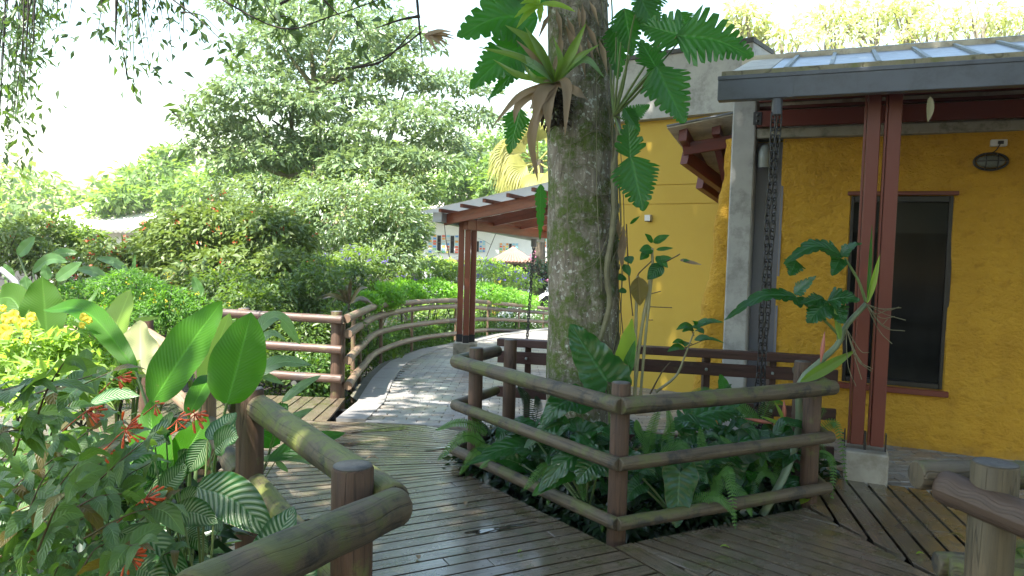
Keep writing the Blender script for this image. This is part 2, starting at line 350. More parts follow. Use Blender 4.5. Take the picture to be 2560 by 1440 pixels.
# ------------------------------------------------------------------ foliage helpers
TPL = np.array([(0, 0, 0), (.5, .42, .10), (0, 1, -.10), (-.5, .42, .10), (0, .45, 0)], float); TPF = np.array([[0, 1, 2, 4], [0, 4, 2, 3]])
def rotframe(D, Nh):
    D = D/(np.linalg.norm(D, axis=1, keepdims=True)+1e-9); S = np.cross(D, Nh); S /= (np.linalg.norm(S, axis=1, keepdims=True)+1e-9)
    return D, S, np.cross(S, D)
def leaves(mb, P, D, Nh, L, Wd):
    """P positions (n,3), D directions, Nh normal hint, L length(n), Wd width ratio"""
    D, S, U = rotframe(D, Nh); n = len(P); L = np.broadcast_to(L, (n,)); t = TPL
    V = P[:, None, :]+(S[:, None, :]*t[None, :, 0:1]*Wd+D[:, None, :]*t[None, :, 1:2]+U[:, None, :]*t[None, :, 2:3])*L[:, None, None]
    F = (TPF[None]+np.arange(n)[:, None, None]*5).reshape(-1, 4)
    UV = np.tile(np.array([(.5, 0), (1, .42), (.5, 1), (0, .42), (.5, .45)]), (n, 1))
    mb.addnp(V.reshape(-1, 3), F, UV)
def cloudpts(c, r, n, shell=.55, low=-.9, lump=.35):
    d = rng.normal(size=(n*2, 3)); d /= np.linalg.norm(d, axis=1, keepdims=True); d = d[d[:, 2] > low][:n]; m = len(d)
    rad = (shell+(1-shell)*rng.random(m)**.6)
    k = rng.normal(size=(4, 3))*2.6; ph = rng.random(4)*6
    lm = sum(np.sin(d@k[i]+ph[i]) for i in range(4))/4
    rad = rad*(1+lump*lm); return np.array(c)+d*rad[:, None]*np.array(r), d
def cloud(mb, c, r, n, L, Wd=.45, shell=.55, droop=.35, low=-.9, up=.9, lump=.35, jit=.5):
    P, d = cloudpts(c, r, n, shell, low, lump); m = len(P)
    D = d*np.array([1, 1, .4])+rng.normal(size=(m, 3))*jit+np.array([0, 0, -droop])
    Nh = np.array([0, 0, up])+d*.5+rng.normal(size=(m, 3))*.45
    leaves(mb, P, D, Nh, L*(.6+.7*rng.random(m)), Wd)
def branch(mb, p, q, r0, r1, wig=.15, n=10, ns=7, sag=0):
    p = np.array(p, float); q = np.array(q, float); L = np.linalg.norm(q-p); t = np.linspace(0, 1, n)
    k = rng.normal(size=(2, 3))*wig*L*.5
    P = p+(q-p)*t[:, None]+k[0]*np.sin(t*math.pi)[:, None]*.6+k[1]*np.sin(t*2*math.pi)[:, None]*.3+np.array([0, 0, sag*L])*np.sin(t*math.pi)[:, None]
    tube(mb, P, np.linspace(r0, r1, n), ns, False); return P
def blade(mb, pts, width, nh=None, kind='paddle', fold=.18, wave=.03, lobes=0, cut=.5, sweep=0.0, back=0.0, n=26, m=4, ph=None, curl=0.0):
    """a modelled leaf blade along a midrib; width = full width in metres"""
    P = catmull(pts, n); T = np.gradient(P, axis=0); hw = width/2
    nh = np.array([0, -1, .35]) if nh is None else np.array(nh, float)
    ph = random.random()*6 if ph is None else ph; V = []; UV = []; L = np.linalg.norm(np.diff(P, axis=0), axis=1).sum()
    for i in range(n):
        t = i/(n-1); Ti = nrm(T[i]); S = nrm(np.cross(Ti, nh)); Nn = np.cross(S, Ti)
        if kind == 'paddle': wv = (math.sin(math.pi*min(1, t*1.02)**.8)**.62) if 0 < t < 1 else 0
        elif kind == 'ovate': wv = min(1, t/.16)**.6*max(0, 1-t)**.72*1.12 if t < 1 else 0
        elif kind == 'lance': wv = math.sin(math.pi*t**.75)**.9 if 0 < t < 1 else 0
        elif kind == 'heart': wv = (1-t)**.62*min(1, (.62+2.2*t)) if t < 1 else 0
        elif kind == 'strap': wv = min(1, (1-t)*2.2)**.8*(.75+.25*math.sin(math.pi*t))
        else: wv = math.sin(math.pi*t)**.7 if 0 < t < 1 else 0
        for j in range(-m, m+1):
            u = j/m; wl = wv; 
            if lobes:
                xx = t*lobes*(1+.12*math.sin(t*5+ph))+(0 if j < 0 else .35); x = xx % 1.0; kk = int(xx)
                e = 1-cut*(.75+.35*math.sin(kk*2.7+ph))*max(0, 1-min(x, 1-x)/.2)*(1 if .06 < t < .95 else 0)-.16*(1-x)*min(1, cut*2)
                wl = wv*(1-(1-e)*min(1, abs(u)*1.15)**2)
            a = abs(u)
            off = S*(u*hw*wl)+Nn*(fold*a*hw*wl-curl*hw*a*a*wl+wave*width*math.sin(t*17+ph+(2 if j < 0 else 0))*a*a*(1 if 0 < t < 1 else 0))
            off = off+Ti*(sweep*a*hw*wl)-Ti*(back*a*L*max(0, 1-t*1.6))
            V.append(P[i]+off); UV.append((u*.5+.5, t))
    k = 2*m+1; F = np.array([(i*k+j, i*k+j+1, (i+1)*k+j+1, (i+1)*k+j) for i in range(n-1) for j in range(2*m)])
    mb.addnp(np.array(V), F, np.array(UV))
def camleaf(mb, a, b, wpx, ya, yb=None, bend=0.0, up=.3, side=0.0, mid=None, **kw):
    """blade between two sighted points, roughly facing the viewer"""
    yb = ya if yb is None else yb
    p = A(a[0], a[1], ya); q = A(b[0], b[1], yb); mp = (p+q)/2 if mid is None else A(mid[0], mid[1], (ya+yb)/2 if len(mid) < 3 else mid[2])
    mp = mp+np.array([0, 0, bend])*np.linalg.norm(q-p)
    wd = wpx/FPX*(ya+yb)/2
    blade(mb, [p, mp, q], wd, nh=(side, -1, up), **kw); return p, q
def frond(mb, pts, width, n=34, nh=(0, -.4, 1), stem=None, lp=.16):
    """fern frond: many small pinnae along a curved rachis"""
    P = catmull(pts, n); T = np.gradient(P, axis=0); nh = np.array(nh, float)
    Ps, Ds, Ls = [], [], []
    for i in range(1, n):
        t = i/(n-1); Ti = nrm(T[i]); S = nrm(np.cross(Ti, nh)); w_ = width/2*(min(1, t*5+.3))*(1-t)**.55+.004
        for s in (-1, 1): Ps.append(P[i]); Ds.append(S*s+Ti*.25+np.array([0, 0, -.15])); Ls.append(w_)
    L = np.array(Ls); m = len(Ps); D, S, U = rotframe(np.array(Ds), np.tile(nh, (m, 1))+rng.normal(size=(m, 3))*.15)
    sp = np.linalg.norm(P[-1]-P[0])/n; t = np.array([(0, 0, 0), (.5, .1, 0), (.35, .8, -.06), (0, 1, -.12), (-.35, .8, -.06), (-.5, .1, 0)])
    V = np.array(Ps)[:, None, :]+S[:, None, :]*t[None, :, 0:1]*sp*.92+D[:, None, :]*t[None, :, 1:2]*L[:, None, None]+U[:, None, :]*t[None, :, 2:3]*L[:, None, None]
    F = (np.array([[0, 1, 2, 5], [5, 2, 3, 4]])[None]+np.arange(m)[:, None, None]*6).reshape(-1, 4)
    mb.addnp(V.reshape(-1, 3), F)
    tube(stem if stem is not None else mb, P, np.linspace(.0035, .0015, n), 5, False)
# ================================================================== SETTING: terrain, paving, deck
def terr(x, y):
    z = -.42-.055*max(0, y-5)
    z = max(z, -2.1) if y < 45 else -2.1+(y-45)*.03
    if x > 1.5 and y > 6: z = min(z, -.45-.055*max(0, y-5))
    return z
mb = MB(); xs = np.concatenate([np.linspace(-300, -30, 12), np.linspace(-26, 26, 53), np.linspace(30, 300, 12)]); ys = np.concatenate([np.linspace(-40, -4, 8), np.linspace(-3, 50, 54), np.linspace(60, 600, 14)])
V = [(x, y, terr(x, y)+.03*math.sin(x*1.7+y)*math.cos(y*1.3)) for y in ys for x in xs]; nx = len(xs)
mb.addnp(np.array(V), np.array([(j*nx+i, j*nx+i+1, (j+1)*nx+i+1, (j+1)*nx+i) for j in range(len(ys)-1) for i in range(nx-1)]))
tag(mb.build('ground', M_soil), kind='structure')

# ---- pole fence course (sighted points of its top rail: px, py, distance)
FENCE = [(866, 797, 7.5), (905, 779, 9.1), (948, 764, 10.9), (1038, 755, 13.2), (1146, 751, 15.2), (1232, 757, 17.6), (1368, 772, 20.5), (1480, 790, 23)]
RAILS = [[797, 779, 764, 755, 751, 757, 772, 790], [835, 812, 790, 772, 766, 772, 783, 799], [900, 863, 831, 812, 800, 798, 805, 815], [964, 918, 878, 848, 833, 825, 831, 838]]
fcx = [A(p[0], p[1], p[2]) for p in FENCE]
def fence_x(y):
    return float(np.interp(y, [p[1] for p in fcx], [p[0] for p in fcx]))
# ---- deck outline, on the ground plane
PA, PB, PC, PC2, PD = [np.array(p) for p in ((-.24, 5.19), (.61, 4.0), (1.93, 4.66), (1.96, 4.92), (.0, 5.68))]
BF0, BF1 = np.array((-.08, 5.97)), np.array((2.42, 5.42))      # board fence line
def clip(poly, a, b, c):            # keep a*x+b*y<=c
    out = []; n = len(poly)
    for i in range(n):
        p, q = poly[i], poly[(i+1) % n]; dp = a*p[0]+b*p[1]-c; dq = a*q[0]+b*q[1]-c
        if dp <= 0: out.append(p)
        if dp*dq < 0: t = dp/(dp-dq); out.append((p[0]+(q[0]-p[0])*t, p[1]+(q[1]-p[1])*t))
    return out
def area(p): return abs(sum(p[i][0]*p[(i+1) % len(p)][1]-p[(i+1) % len(p)][0]*p[i][1] for i in range(len(p))))/2
def plank(mb, poly, z0=-.035, z1=0.0, ax=None, b=.002):
    if len(poly) < 3 or area(poly) < .002: return
    n = len(poly); P = np.array(poly); 
    if sum(P[i][0]*P[(i+1) % n][1]-P[(i+1) % n][0]*P[i][1] for i in range(n)) < 0: P = P[::-1]
    c = P.mean(0); dz = random.uniform(-.0015, .0015)
    In = np.array([p+(c-p)/np.linalg.norm(c-p)*b*1.4 for p in P])
    nv = np.array([-ax[1], ax[0]]); lc = c@nv; V = [(*(p-nv*max(-.015, min(.015, ((p@nv)-lc)*.34))), z0) for p in P]+[(*p, z1-b+dz) for p in P]+[(*p, z1+dz) for p in In]
    off = random.random()*20; ca, sa = ax; UV = [((-v[0]*sa+v[1]*ca)+off, (v[0]*ca+v[1]*sa)+off*3) for v in V]
    F = [tuple(range(n-1, -1, -1)), tuple(2*n+i for i in range(n))]+[(i, (i+1) % n, n+(i+1) % n, n+i) for i in range(n)]+[(n+i, n+(i+1) % n, 2*n+(i+1) % n, 2*n+i) for i in range(n)]
    mb.add(V, F, UV)
SCREW = MB()
def inpoly(q, poly):
    c = False; n = len(poly)
    for i in range(n):
        (x1, y1), (x2, y2) = poly[i], poly[(i+1) % n]
        if (y1 > q[1]) != (y2 > q[1]) and q[0] < (x2-x1)*(q[1]-y1)/(y2-y1)+x1: c = not c
    return c
def deck_region(mb, poly, ang, wd, gap=.014, butt=2.4):
    ca, sa = math.cos(math.radians(ang)), math.sin(math.radians(ang)); nx_, ny_ = -sa, ca
    pr = [p[0]*nx_+p[1]*ny_ for p in poly]; lo, hi = min(pr), max(pr); k = 0; v = lo
    while v < hi:
        if SCREW is not None:
            a = math.floor(min(p[0]*ca+p[1]*sa for p in poly)/.52)*.52
            while a < max(p[0]*ca+p[1]*sa for p in poly):
                for dv in (.26, .74):
                    q = (a*ca+(v+wd*dv)*nx_, a*sa+(v+wd*dv)*ny_)
                    if inpoly(q, poly): SCREW.add([(q[0]+.0042*math.cos(h), q[1]+.0042*math.sin(h), .0022) for h in np.linspace(0, 2*math.pi, 7)[:-1]], [(0, 1, 2, 3, 4, 5)])
                a += .52
        st = clip(clip(poly, nx_, ny_, v+wd-gap/2), -nx_, -ny_, -(v+gap/2))
        if len(st) > 2:
            al = [p[0]*ca+p[1]*sa for p in st]; a = min(al)-random.random()*butt
            while a < max(al):
                s2 = clip(clip(st, ca, sa, a+butt-.003), -ca, -sa, -(a+.003)); plank(mb, s2, ax=(ca, sa)); a += butt
        v += wd
dk = MB()
# left walkway (planks run away from the viewer)
deck_region(dk, [(-5.2, 6.46), (-1.60, 6.46), (-1.66, 7.42), (-5.2, 7.55)], 90, .125)
# fan of tapering planks turning round the planter corner
PIV = np.array((.92, 5.57)); r0, r1 = 154.0, 205.5; nf = 26
fanbound = [(-5.2, 6.43), (-1.60, 6.43), (-.46, 6.40), (-.12, 6.02), (-.33, 5.28), (-.22, 5.02), (.70, 3.75), (-.4, 2.0), (-1.0, 2.3), (-1.42, 3.5), (-1.75, 4.6), (-5.2, 5.0)]
# convex pieces of the fan area
def lin(p, q): n = np.array((q[1]-p[1], -(q[0]-p[0]))); return n[0], n[1], n@np.array(p)     # keep left of p->q
pieces = [[(-1.62, 6.43), (-.46, 6.38), (-.16, 6.02), (-.34, 5.26), (-.36, 4.95), (-1.70, 4.2), (-1.9, 4.9), (-1.9, 5.6)], [(-.34, 5.26), (-.33, 5.20), (.20, 4.47), (-1.0, 3.6), (-1.7, 4.2)]]
big = [(-1.62, 6.43), (-.46, 6.38), (-.16, 6.02), (-.335, 5.27), (-.30, 5.10), (-.36, 4.9), (-1.74, 4.28), (-1.95, 4.9), (-2.0, 5.4), (-5.2, 5.4), (-5.2, 6.43)]
fan_a = [(-5.2, 6.43), (-1.62, 6.43), (-.46, 6.38), (-.34, 5.25), (-1.95, 4.40), (-2.0, 5.0), (-5.2, 5.2)]
for k in range(nf):
    t0 = math.radians(r0+(r1-r0)*k/nf); t1 = math.radians(r0+(r1-r0)*(k+1)/nf)
    d0 = np.array((math.cos(t0), math.sin(t0))); d1 = np.array((math.cos(t1), math.sin(t1)))
    g = .007; n0 = np.array((-d0[1], d0[0])); n1 = np.array((-d1[1], d1[0]))
    # wedge quad from pivot, radius 1.0..6.5
    w_ = [tuple(PIV+d0*.9+n0*g), tuple(PIV+d0*7+n0*g), tuple(PIV+d1*7-n1*g), tuple(PIV+d1*.9-n1*g)]
    am = math.degrees((t0+t1)/2)
    poly = clip(w_, 0, 1, 6.43); poly = clip(poly, -1, 0, 5.2)
    poly = clip(poly, .055, 1, 6.355)                       # paving edge
    poly = clip(poly, *lin((-.36, 4.9), (-.10, 6.3)))       # planter side
    if am > 186: poly = clip(poly, -1, 0, 1.98)
    if len(poly) > 2: plank(dk, poly, ax=(math.cos((t0+t1)/2), math.sin((t0+t1)/2)))
# main run
t1 = math.radians(r1); d1 = np.array((math.cos(t1), math.sin(t1)))
main = [tuple(PIV+d1*1.30), tuple(PIV+d1*2.95), (-1.42, 3.45), (-.62, 2.2), (.2, 1.2), (2.3, .9), (1.35, 2.6), (.60, 3.86), (-.26, 5.06)]
mA = [tuple(PIV+d1*1.30), tuple(PIV+d1*3.06), (-1.46, 3.5), (-.70, 2.25), (-.26, 1.5), (1.8, 1.9), (.575, 3.86)]
deck_region(dk, mA, 27.5, .098)
# border board beside the planter corner and right-hand fields
def strip(p, q, wd): 
    p, q = np.array(p), np.array(q); d = nrm(q-p); n_ = np.array((-d[1], d[0])); plank(dk, [tuple(p), tuple(q), tuple(q+n_*wd), tuple(p+n_*wd)], ax=tuple(d))
strip((.585, 3.865), (1.81, 1.91), .115)
deck_region(dk, [(.70, 3.937), (1.88, 4.55), (2.44, 2.4), (1.925, 1.98)], -43.5, .098, .017)
deck_region(dk, [(1.91, 4.56), (2.0, 4.9), (2.23, 5.22), (4.6, 4.24), (4.6, 2.2), (2.52, 2.3)], -101.5+180, .125, .02)
tag(SCREW.build('deck_screws', simple('screw heads', (.03, .028, .025), .5), smooth=False), kind='structure')
deck = tag(dk.build('timber_deck', M_deck, smooth=False), kind='structure')
# joists and underside coloured black to stand for the shade below the gaps
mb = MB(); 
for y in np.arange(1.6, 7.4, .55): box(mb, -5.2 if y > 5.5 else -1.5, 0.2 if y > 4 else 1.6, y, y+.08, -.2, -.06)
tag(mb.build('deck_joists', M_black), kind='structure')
# ---- paving: individual bricks with open joints on a bed
def slope_z(y): return zg(y)
mb = MB(); bed = MB()
def in_paving(x, y):
    if y < 6.5+.0 and x < -.1 and y < 6.47-.09*(x+1.6): return False
    if x < fence_x(y)+.42 if y > 7.5 else x < -1.28: return False
    if y < 6.2 and x < .05: return x > -.42 and y > 6.36
    lb = 5.95-.215*x                                     # behind board fence
    if x < 2.32 and y < lb+.04: return False
    if x >= 2.2 and y < 5.22-.385*(x-2.2): return False
    return True
bl, bw, gp = .205, .102, .005
for j in range(0, 150):
    y0 = 4.0+j*bw
    if y0 > 19: break
    for i in range(-18, 34):
        x0 = i*bl+(.5*bl if j % 2 else 0)
        cx, cy = x0+bl/2, y0+bw/2
        if cy > 13 and cx > 4: continue
        if not in_paving(cx, cy): continue
        z = slope_z(cy)+random.uniform(-.0025, .0025); b = .006; a1, a2 = random.uniform(-.02, .02), random.uniform(-.015, .015)
        X0, X1, Y0, Y1 = x0+gp/2, x0+bl-gp/2, y0+gp/2, y0+bw-gp/2; wv = .012
        xs_ = [X0, (X0+X1)/2, X1]; o0 = [0, wv, 0]
        bot = [(X0, Y0), ((X0+X1)/2, Y0+wv), (X1, Y0), (X1, Y1), ((X0+X1)/2, Y1+wv), (X0, Y1)]
        c_ = np.array([cx, cy]); V = [(p[0], p[1], z-.05) for p in bot]+[(p[0], p[1], z-b) for p in bot]
        V += [(*(np.array(p)+(c_-np.array(p))*[.05, .1]), z+(p[0]-cx)*a1+(p[1]-cy)*a2) for p in bot]
        mb.add(V, [(6+k, 6+(k+1) % 6, 12+(k+1) % 6, 12+k) for k in range(6)]+[(k, (k+1) % 6, 6+(k+1) % 6, 6+k) for k in range(6)]+[(12, 13, 14, 15, 16, 17)])
def brickmat():
    m, nt, out = newmat('paving brick'); n = N(nt); ob = n("ShaderNodeTexCoord").outputs['Object']
    r = n("ShaderNodeNewGeometry").outputs['Random Per Island']
    col = n.mix(r, (.27, .26, .25), (.16, .16, .165)); col = n.mix(n.ramp(n.math('FRACT', n.math('MULTIPLY', r, 5.7)), [(.6, 0), (1, .7)]), col, (.24, .17, .12))
    col = n.mix(n.ramp(n.noise(ob, 1.1, 6, .7), [(.42, 0), (.62, .6)]), col, (.27, .26, .235))
    col = n.mix(n.ramp(n.noise(ob, 40, 5, .7), [(.35, .6), (.5, 0)]), col, (.08, .08, .075))
    rg = n.ramp(n.noise(ob, 1.7, 5, .65), [(.38, .6), (.6, .28)])
    n.bsdf(col, rg, n.bump(n.noise(ob, 60, 4), .25, .003), .5, 0, out); return m
tag(mb.build('brick_path', brickmat(), smooth=False), kind='structure')
mb = MB(); mb.add([(-1.6, 1.0, -.30), (4.8, 1.0, -.30), (4.8, 4.9, -.30), (1.95, 4.5, -.30), (.6, 3.8, -.30), (-.3, 5.0, -.30), (-.5, 6.2, -.30), (-5.2, 6.2, -.30), (-5.2, 5.0, -.30)], [tuple(range(9))]); tag(mb.build('underdeck_shade', M_black), kind='structure')  # black sheet standing for the shade under the deck
mb = MB(); ysb = np.arange(5.95, 26, .5); V = []
for y in ysb: V += [((fence_x(y) if y > 7.5 else -1.5), y, slope_z(y)-.022), (9, y, slope_z(y)-.022)]
mb.addnp(np.array(V), np.array([(2*i, 2*i+1, 2*i+3, 2*i+2) for i in range(len(ysb)-1)]))
mb.add([(2.3, 4.2, -.024), (9, 4.2, -.024), (9, 6.0, -.024), (2.3, 6.0, -.024)], [(0, 1, 2, 3)])
M_bed = simple('paving bed', (.14, .125, .10), .9, .4, 6, .5, .01, c2=(.08, .085, .05))
tag(mb.build('path_bed', M_bed, smooth=False), kind='structure')
# kerb strip between fence and paving, in cast lengths
mb = MB(); yk = [6.50, 7.4, 8.3, 9.2, 10.15, 11.1, 12.1, 13.2, 14.4, 15.7, 17.1, 18.6, 20.2]
def kx(y): return -1.535+(y-6.5)*.0 if y < 7.5 else fence_x(y)+.13
for a, b in zip(yk[:-1], yk[1:]):
    za, zb = slope_z(a)+.012, slope_z(b)+.012; g = .004; xa, xb = kx(a), kx(b); wd = .27
    V = []
    for dz in (-.15, 0): V += [(xa, a+g, za+dz), (xa+wd, a+g, za+dz), (xb+wd, b-g, zb+dz), (xb, b-g, zb+dz)]
    mb.add(V, [(4, 5, 6, 7), (0, 1, 5, 4), (1, 2, 6, 5), (2, 3, 7, 6), (3, 0, 4, 7)])
tag(mb.build('kerb', M_kerb, smooth=False), kind='structure')
# cast strip where the paving meets the deck
mb = MB(); mb.add([(-1.262, 6.51, -.05), (-.3, 6.44, -.05), (-.40, 6.365, -.05), (-1.262, 6.42, -.05), (-1.262, 6.51, .003), (-.1, 6.425, .003), (-.2, 6.34, .003), (-1.262, 6.43, .003)], [(4, 7, 6, 5), (0, 1, 5, 4), (1, 2, 6, 5), (2, 3, 7, 6)])
tag(mb.build('concrete_strip', M_kerb, smooth=False), kind='structure')
# soil inside the planter
mb = MB(); pl = [(-.28, 5.2), (.6, 3.95), (1.95, 4.6), (2.3, 5.35), (-.1, 5.88)]
nn = 24; V = []; 
for j in range(nn):
    for i in range(nn):
        u, v = i/(nn-1), j/(nn-1); q = (np.array((-.30, 5.2))*(1-u)+np.array((.6, 3.93))*u)*(1-v)+(np.array((-.08, 5.93))*(1-u)+np.array((2.40, 5.38))*u)*v
        q = (1-u)*((1-v)*np.array((-.30, 5.18))+v*np.array((-.10, 5.93)))+u*((1-v)*np.array((1.2, 4.2))+v*np.array((2.36, 5.38)))
        V.append((q[0], q[1], -.12+.05*math.sin(q[0]*9)*math.sin(q[1]*7)+.06*v))
mb.addnp(np.array(V), np.array([(j*nn+i, j*nn+i+1, (j+1)*nn+i+1, (j+1)*nn+i) for j in range(nn-1) for i in range(nn-1)]))
mb.add([(-.30, 5.18, -.13), (.58, 3.93, -.2), (1.95, 4.58, -.2), (2.3, 5.3, -.2)], [(0, 1, 2, 3)])
tag(mb.build('planter_soil', M_soil), kind='structure')

# ================================================================== FENCES
M_end = simple('end grain', (.13, .125, .12), .6, .4, 22, .6, .003, c2=(.06, .058, .056), dirt=((.03, .03, .03), 14, .6))
def post(parent, x, y, top=.86, r=.065, bot=-.35, mat=M_post, lean=(0, 0)):
    mb = MB(); P = [(x-lean[0], y-lean[1], bot), (x-lean[0]*.3, y-lean[1]*.3, .2), (x, y, top-.006), (x, y, top)]
    tube(mb, P, [r*1.02, r*1.01, r, r*.955], 28, True, .008); o = mb.build('post', mat, parent); mb = MB(); lathe(mb, (x, y, top), [(r*.93, .0005), (r*.93, .003), (r*.4, .005), (.002, .0055)], 24); mb.build('sawn_top', M_end, o); return o
def rail(parent, p, q, r=.048, mat=M_rail, bow=0):
    mb = MB(); log(mb, p, q, r, bow=bow); return mb.build('rail', mat, parent)
def v3(p, z): return np.array([p[0], p[1], z])
# planter fence
t = thing('log_fence', 'mossy round-log fence with three rails boxing in the big tree trunk', 'fence', (.61, 4.0, 0))
for p, r, tp in ((PA, .050, .86), (PB, .052, .86), (PC, .054, .70), (PC2, .055, .865), (PD, .050, .86)): post(t, p[0], p[1], tp, r)
dAB = nrm(np.append(PB-PA, 0)); oAB = np.array([dAB[1], -dAB[0], 0]); oAB = oAB if oAB[1] < 0 else -oAB
dBC = nrm(np.append(PC-PB, 0)); oBC = np.array([dBC[1], -dBC[0], 0]); oBC = oBC if oBC[1] < 0 else -oBC
for z, mt in ((.755, M_rail2), (.44, M_rail2), (.115, M_rail2)):
    r = .047 if z > .5 else .037
    cor = np.array([PB[0]-.015, PB[1]-.115, z])            # corner in front of post B
    a0 = v3(PA, z)+oAB*.095-dAB*.13
    rail(t, a0, cor+dAB*.0, r, mt); rail(t, cor, v3(PC, z)+oBC*.10+dBC*.07, r, mt)
    c1 = v3(PC, z)+oBC*.10+dBC*.03; rail(t, c1, (2.06, 5.25, z), r*.95, mt)
    rail(t, a0+np.array([.0, .0, .0]), v3(PD, z)+np.array([-.10, .12, 0]), r*.95, mt)
# left foreground fence
t = thing('log_fence', 'mossy green log fence with sawn post tops in the left foreground', 'fence', (-.51, 2.39, 0))
P1, P2 = G(625, 972, .86), G(882, 1165, .86)
post(t, P1[0], P1[1], .86, .066); post(t, P2[0], P2[1], .86, .068)
mbb = MB()
for (x, y, z) in ((P2[0]-.078, P2[1]-.0, .685),): lathe(mbb, (0, 0, 0), [(.001, 0)], 3) if False else box(mbb, x-.012, x+.02, y-.012, y+.012, z-.012, z+.012, .004)
mbb.build('bolt', simple('rusty bolt', (.14, .05, .03), .7), t)
dR = nrm(P2-P1); sR = np.array([-dR[1], dR[0], 0]); sR = sR if sR[0] > 0 else -sR
EL = G(985, 1262, .735)
rail(t, P1+dR*.02+sR*.03-np.array([0, 0, .085]), np.array([EL[0], EL[1], .745]), .062, M_rail)
rail(t, v3(P1, .40)+dR*.02+sR*.02, v3(P1, .38)+dR*1.5+sR*.02, .052, M_rail)
RL = A(470, 1500, 1.55)
rail(t, np.array([EL[0]+.012, EL[1]-.012, .735]), RL, .064, M_rail2)
rail(t, v3(P2, .36)+np.array([.1, -.1, 0]), v3(P2, .36)+np.array([-1.0, -.6, 0]), .052, M_rail2)
# run going back from the near post to the walkway corner
PS = G(515, 883, .86); post(t, PS[0], PS[1], .86, .062, mat=M_sunlitpost)
for z in (.76, .42): rail(t, v3(P1, z)+np.array([-.06, .02, 0]), v3(PS, z)+np.array([.03, -.03, 0]), .05, M_rail2)
for i, (px, py) in enumerate(((365, 793), (240, 792))):
    q = G(px, py, .86); post(t, q[0], q[1], .86, .062)
q = G(240, 792, .86); q2 = G(365, 793, .86)
for z in (.72, .40): rail(t, v3(PS, z)+np.array([.05, -.03, 0]), v3(q2, z), .05, M_sunlitpost); rail(t, v3(q2, z), v3(q, z)+np.array([-.5, 0, 0]), .05, M_sunlitpost)
# far side of the left walkway
t = thing('log_fence', 'brown three-rail log fence along the far side of the left walkway', 'fence', (-1.71, 7.42, 0))
Q = G(850, 802, .86) if False else np.array([-1.72, 7.42, .86])
post(t, -1.76, 7.43, .875, .056); post(t, -2.72, 7.50, .875, .058, mat=M_sunlitpost);
for z in (.80, .50, .205): rail(t, (-1.68, 7.35, z), (-2.95, 7.45, z+.03), .043, M_railred);
# right foreground fence
t = thing('log_fence', 'dark reddish log fence end with a thick pale post at the right edge', 'fence', (1.76, 2.63, 0))
Pq = G(2489, 1158, .86); post(t, Pq[0], Pq[1], .86, .076, mat=wood('post wood olive', (.115, .09, .05), (.065, .05, .03), rough=.6))
M_brown = wood('rail wood brown', (.11, .07, .048), (.065, .042, .03), moss=(.10, .10, .03), mossamt=.15, rough=.55, crack=.5, uvs=(30, .8))
r1_ = G(2352, 1213, .735); r2_ = G(2640, 1330, .70)
rail(t, r1_, r2_, .062, M_brown); rail(t, (Pq[0]-.20, Pq[1]+.15, .765), (Pq[0]+.9, Pq[1]+.26, .755), .055, M_rail2)
r3_ = G(2372, 1425, .30); rail(t, (r3_[0], r3_[1], .30), (r3_[0]+.9, r3_[1]-.42, .30), .055, M_rail); rail(t, (r3_[0]-.02, r3_[1]+.06, .30), (Pq[0]+.7, Pq[1]+.35, .33), .05, M_rail)
# curved pole fence by the path
t = thing('pole_fence', 'long curved fence of four jointed pale poles beside the brick path', 'fence', tuple(G(866, 995)))
for k, ys_ in enumerate(RAILS):
    pts = [A(FENCE[i][0]+(4 if k else 0)*(i == 0), ys_[i], FENCE[i][2]) for i in range(len(FENCE))]
    cur = catmull(pts, 46); seg = [(0, 9), (9, 17), (17, 24), (24, 31), (31, 38), (38, 45)]
    for a, b in seg:
        mb = MB(); P = cur[a:b+1]; d = nrm(P[-1]-P[0]); R = .046
        tube(mb, np.vstack([P[:1]-d*.02, P, P[-1:]+d*.01]), [R*.96]+[R*(1+.03*math.sin(i*2.1)) for i in range(len(P))]+[R*.96], 14, True, .01)
        mb.build('rail', M_bamboo if b < 31 else M_railred if (k+b) % 2 else M_bamboo, t)
for d_ in (7.56, 8.6, 9.3, 11.2, 13.2, 15.2, 17.4, 19.0, 20.4):
    x = fence_x(d_)-.05; z = slope_z(d_); mb = MB(); zt = float(np.interp(d_, [p[1] for p in fcx], [p[2] for p in fcx]))
    tube(mb, [(x, d_, z-.3), (x, d_, zt-.05)], .026 if d_ > 7.6 else .034, 10); mb.build('post', M_bamboo, t)
# dark board fence behind the trunk
t = thing('board_fence', 'dark red-brown board fence of four planks behind the tree trunk', 'fence', (BF0[0], BF0[1], 0))
b0, b1 = v3(BF0, 0), v3(BF1, 0); dF = nrm(b1-b0); nF = np.array([dF[1], -dF[0], 0])
for k, (z, h, e) in enumerate(((.805, .06, -.10), (.685, .095, 0), (.40, .085, 0), (.115, .085, 0))):
    mb = MB(); beam(mb, b0+[0, 0, z]-dF*.02, b1+[0, 0, z]+dF*e, .035 if k else .10, h, bev=.004); mb.build('board', M_board, t)
for s in (.22, .95, 1.62, 2.1):
    mb = MB(); c = b0+dF*s-nF*.045; beam(mb, c+[0, 0, -.25], c+[0, 0, .77], .07, .05, up=(1, 0, 0)); p_ = mb.build('post', M_board, t)
    mb = MB()
    for z in (.685, .40): lathe(mb, tuple(b0+dF*s+nF*.03+[0, 0, z]), [(.010, -.010), (.012, 0), (.010, .010)], 8)
    mb.build('bolt', M_pipe, p_)
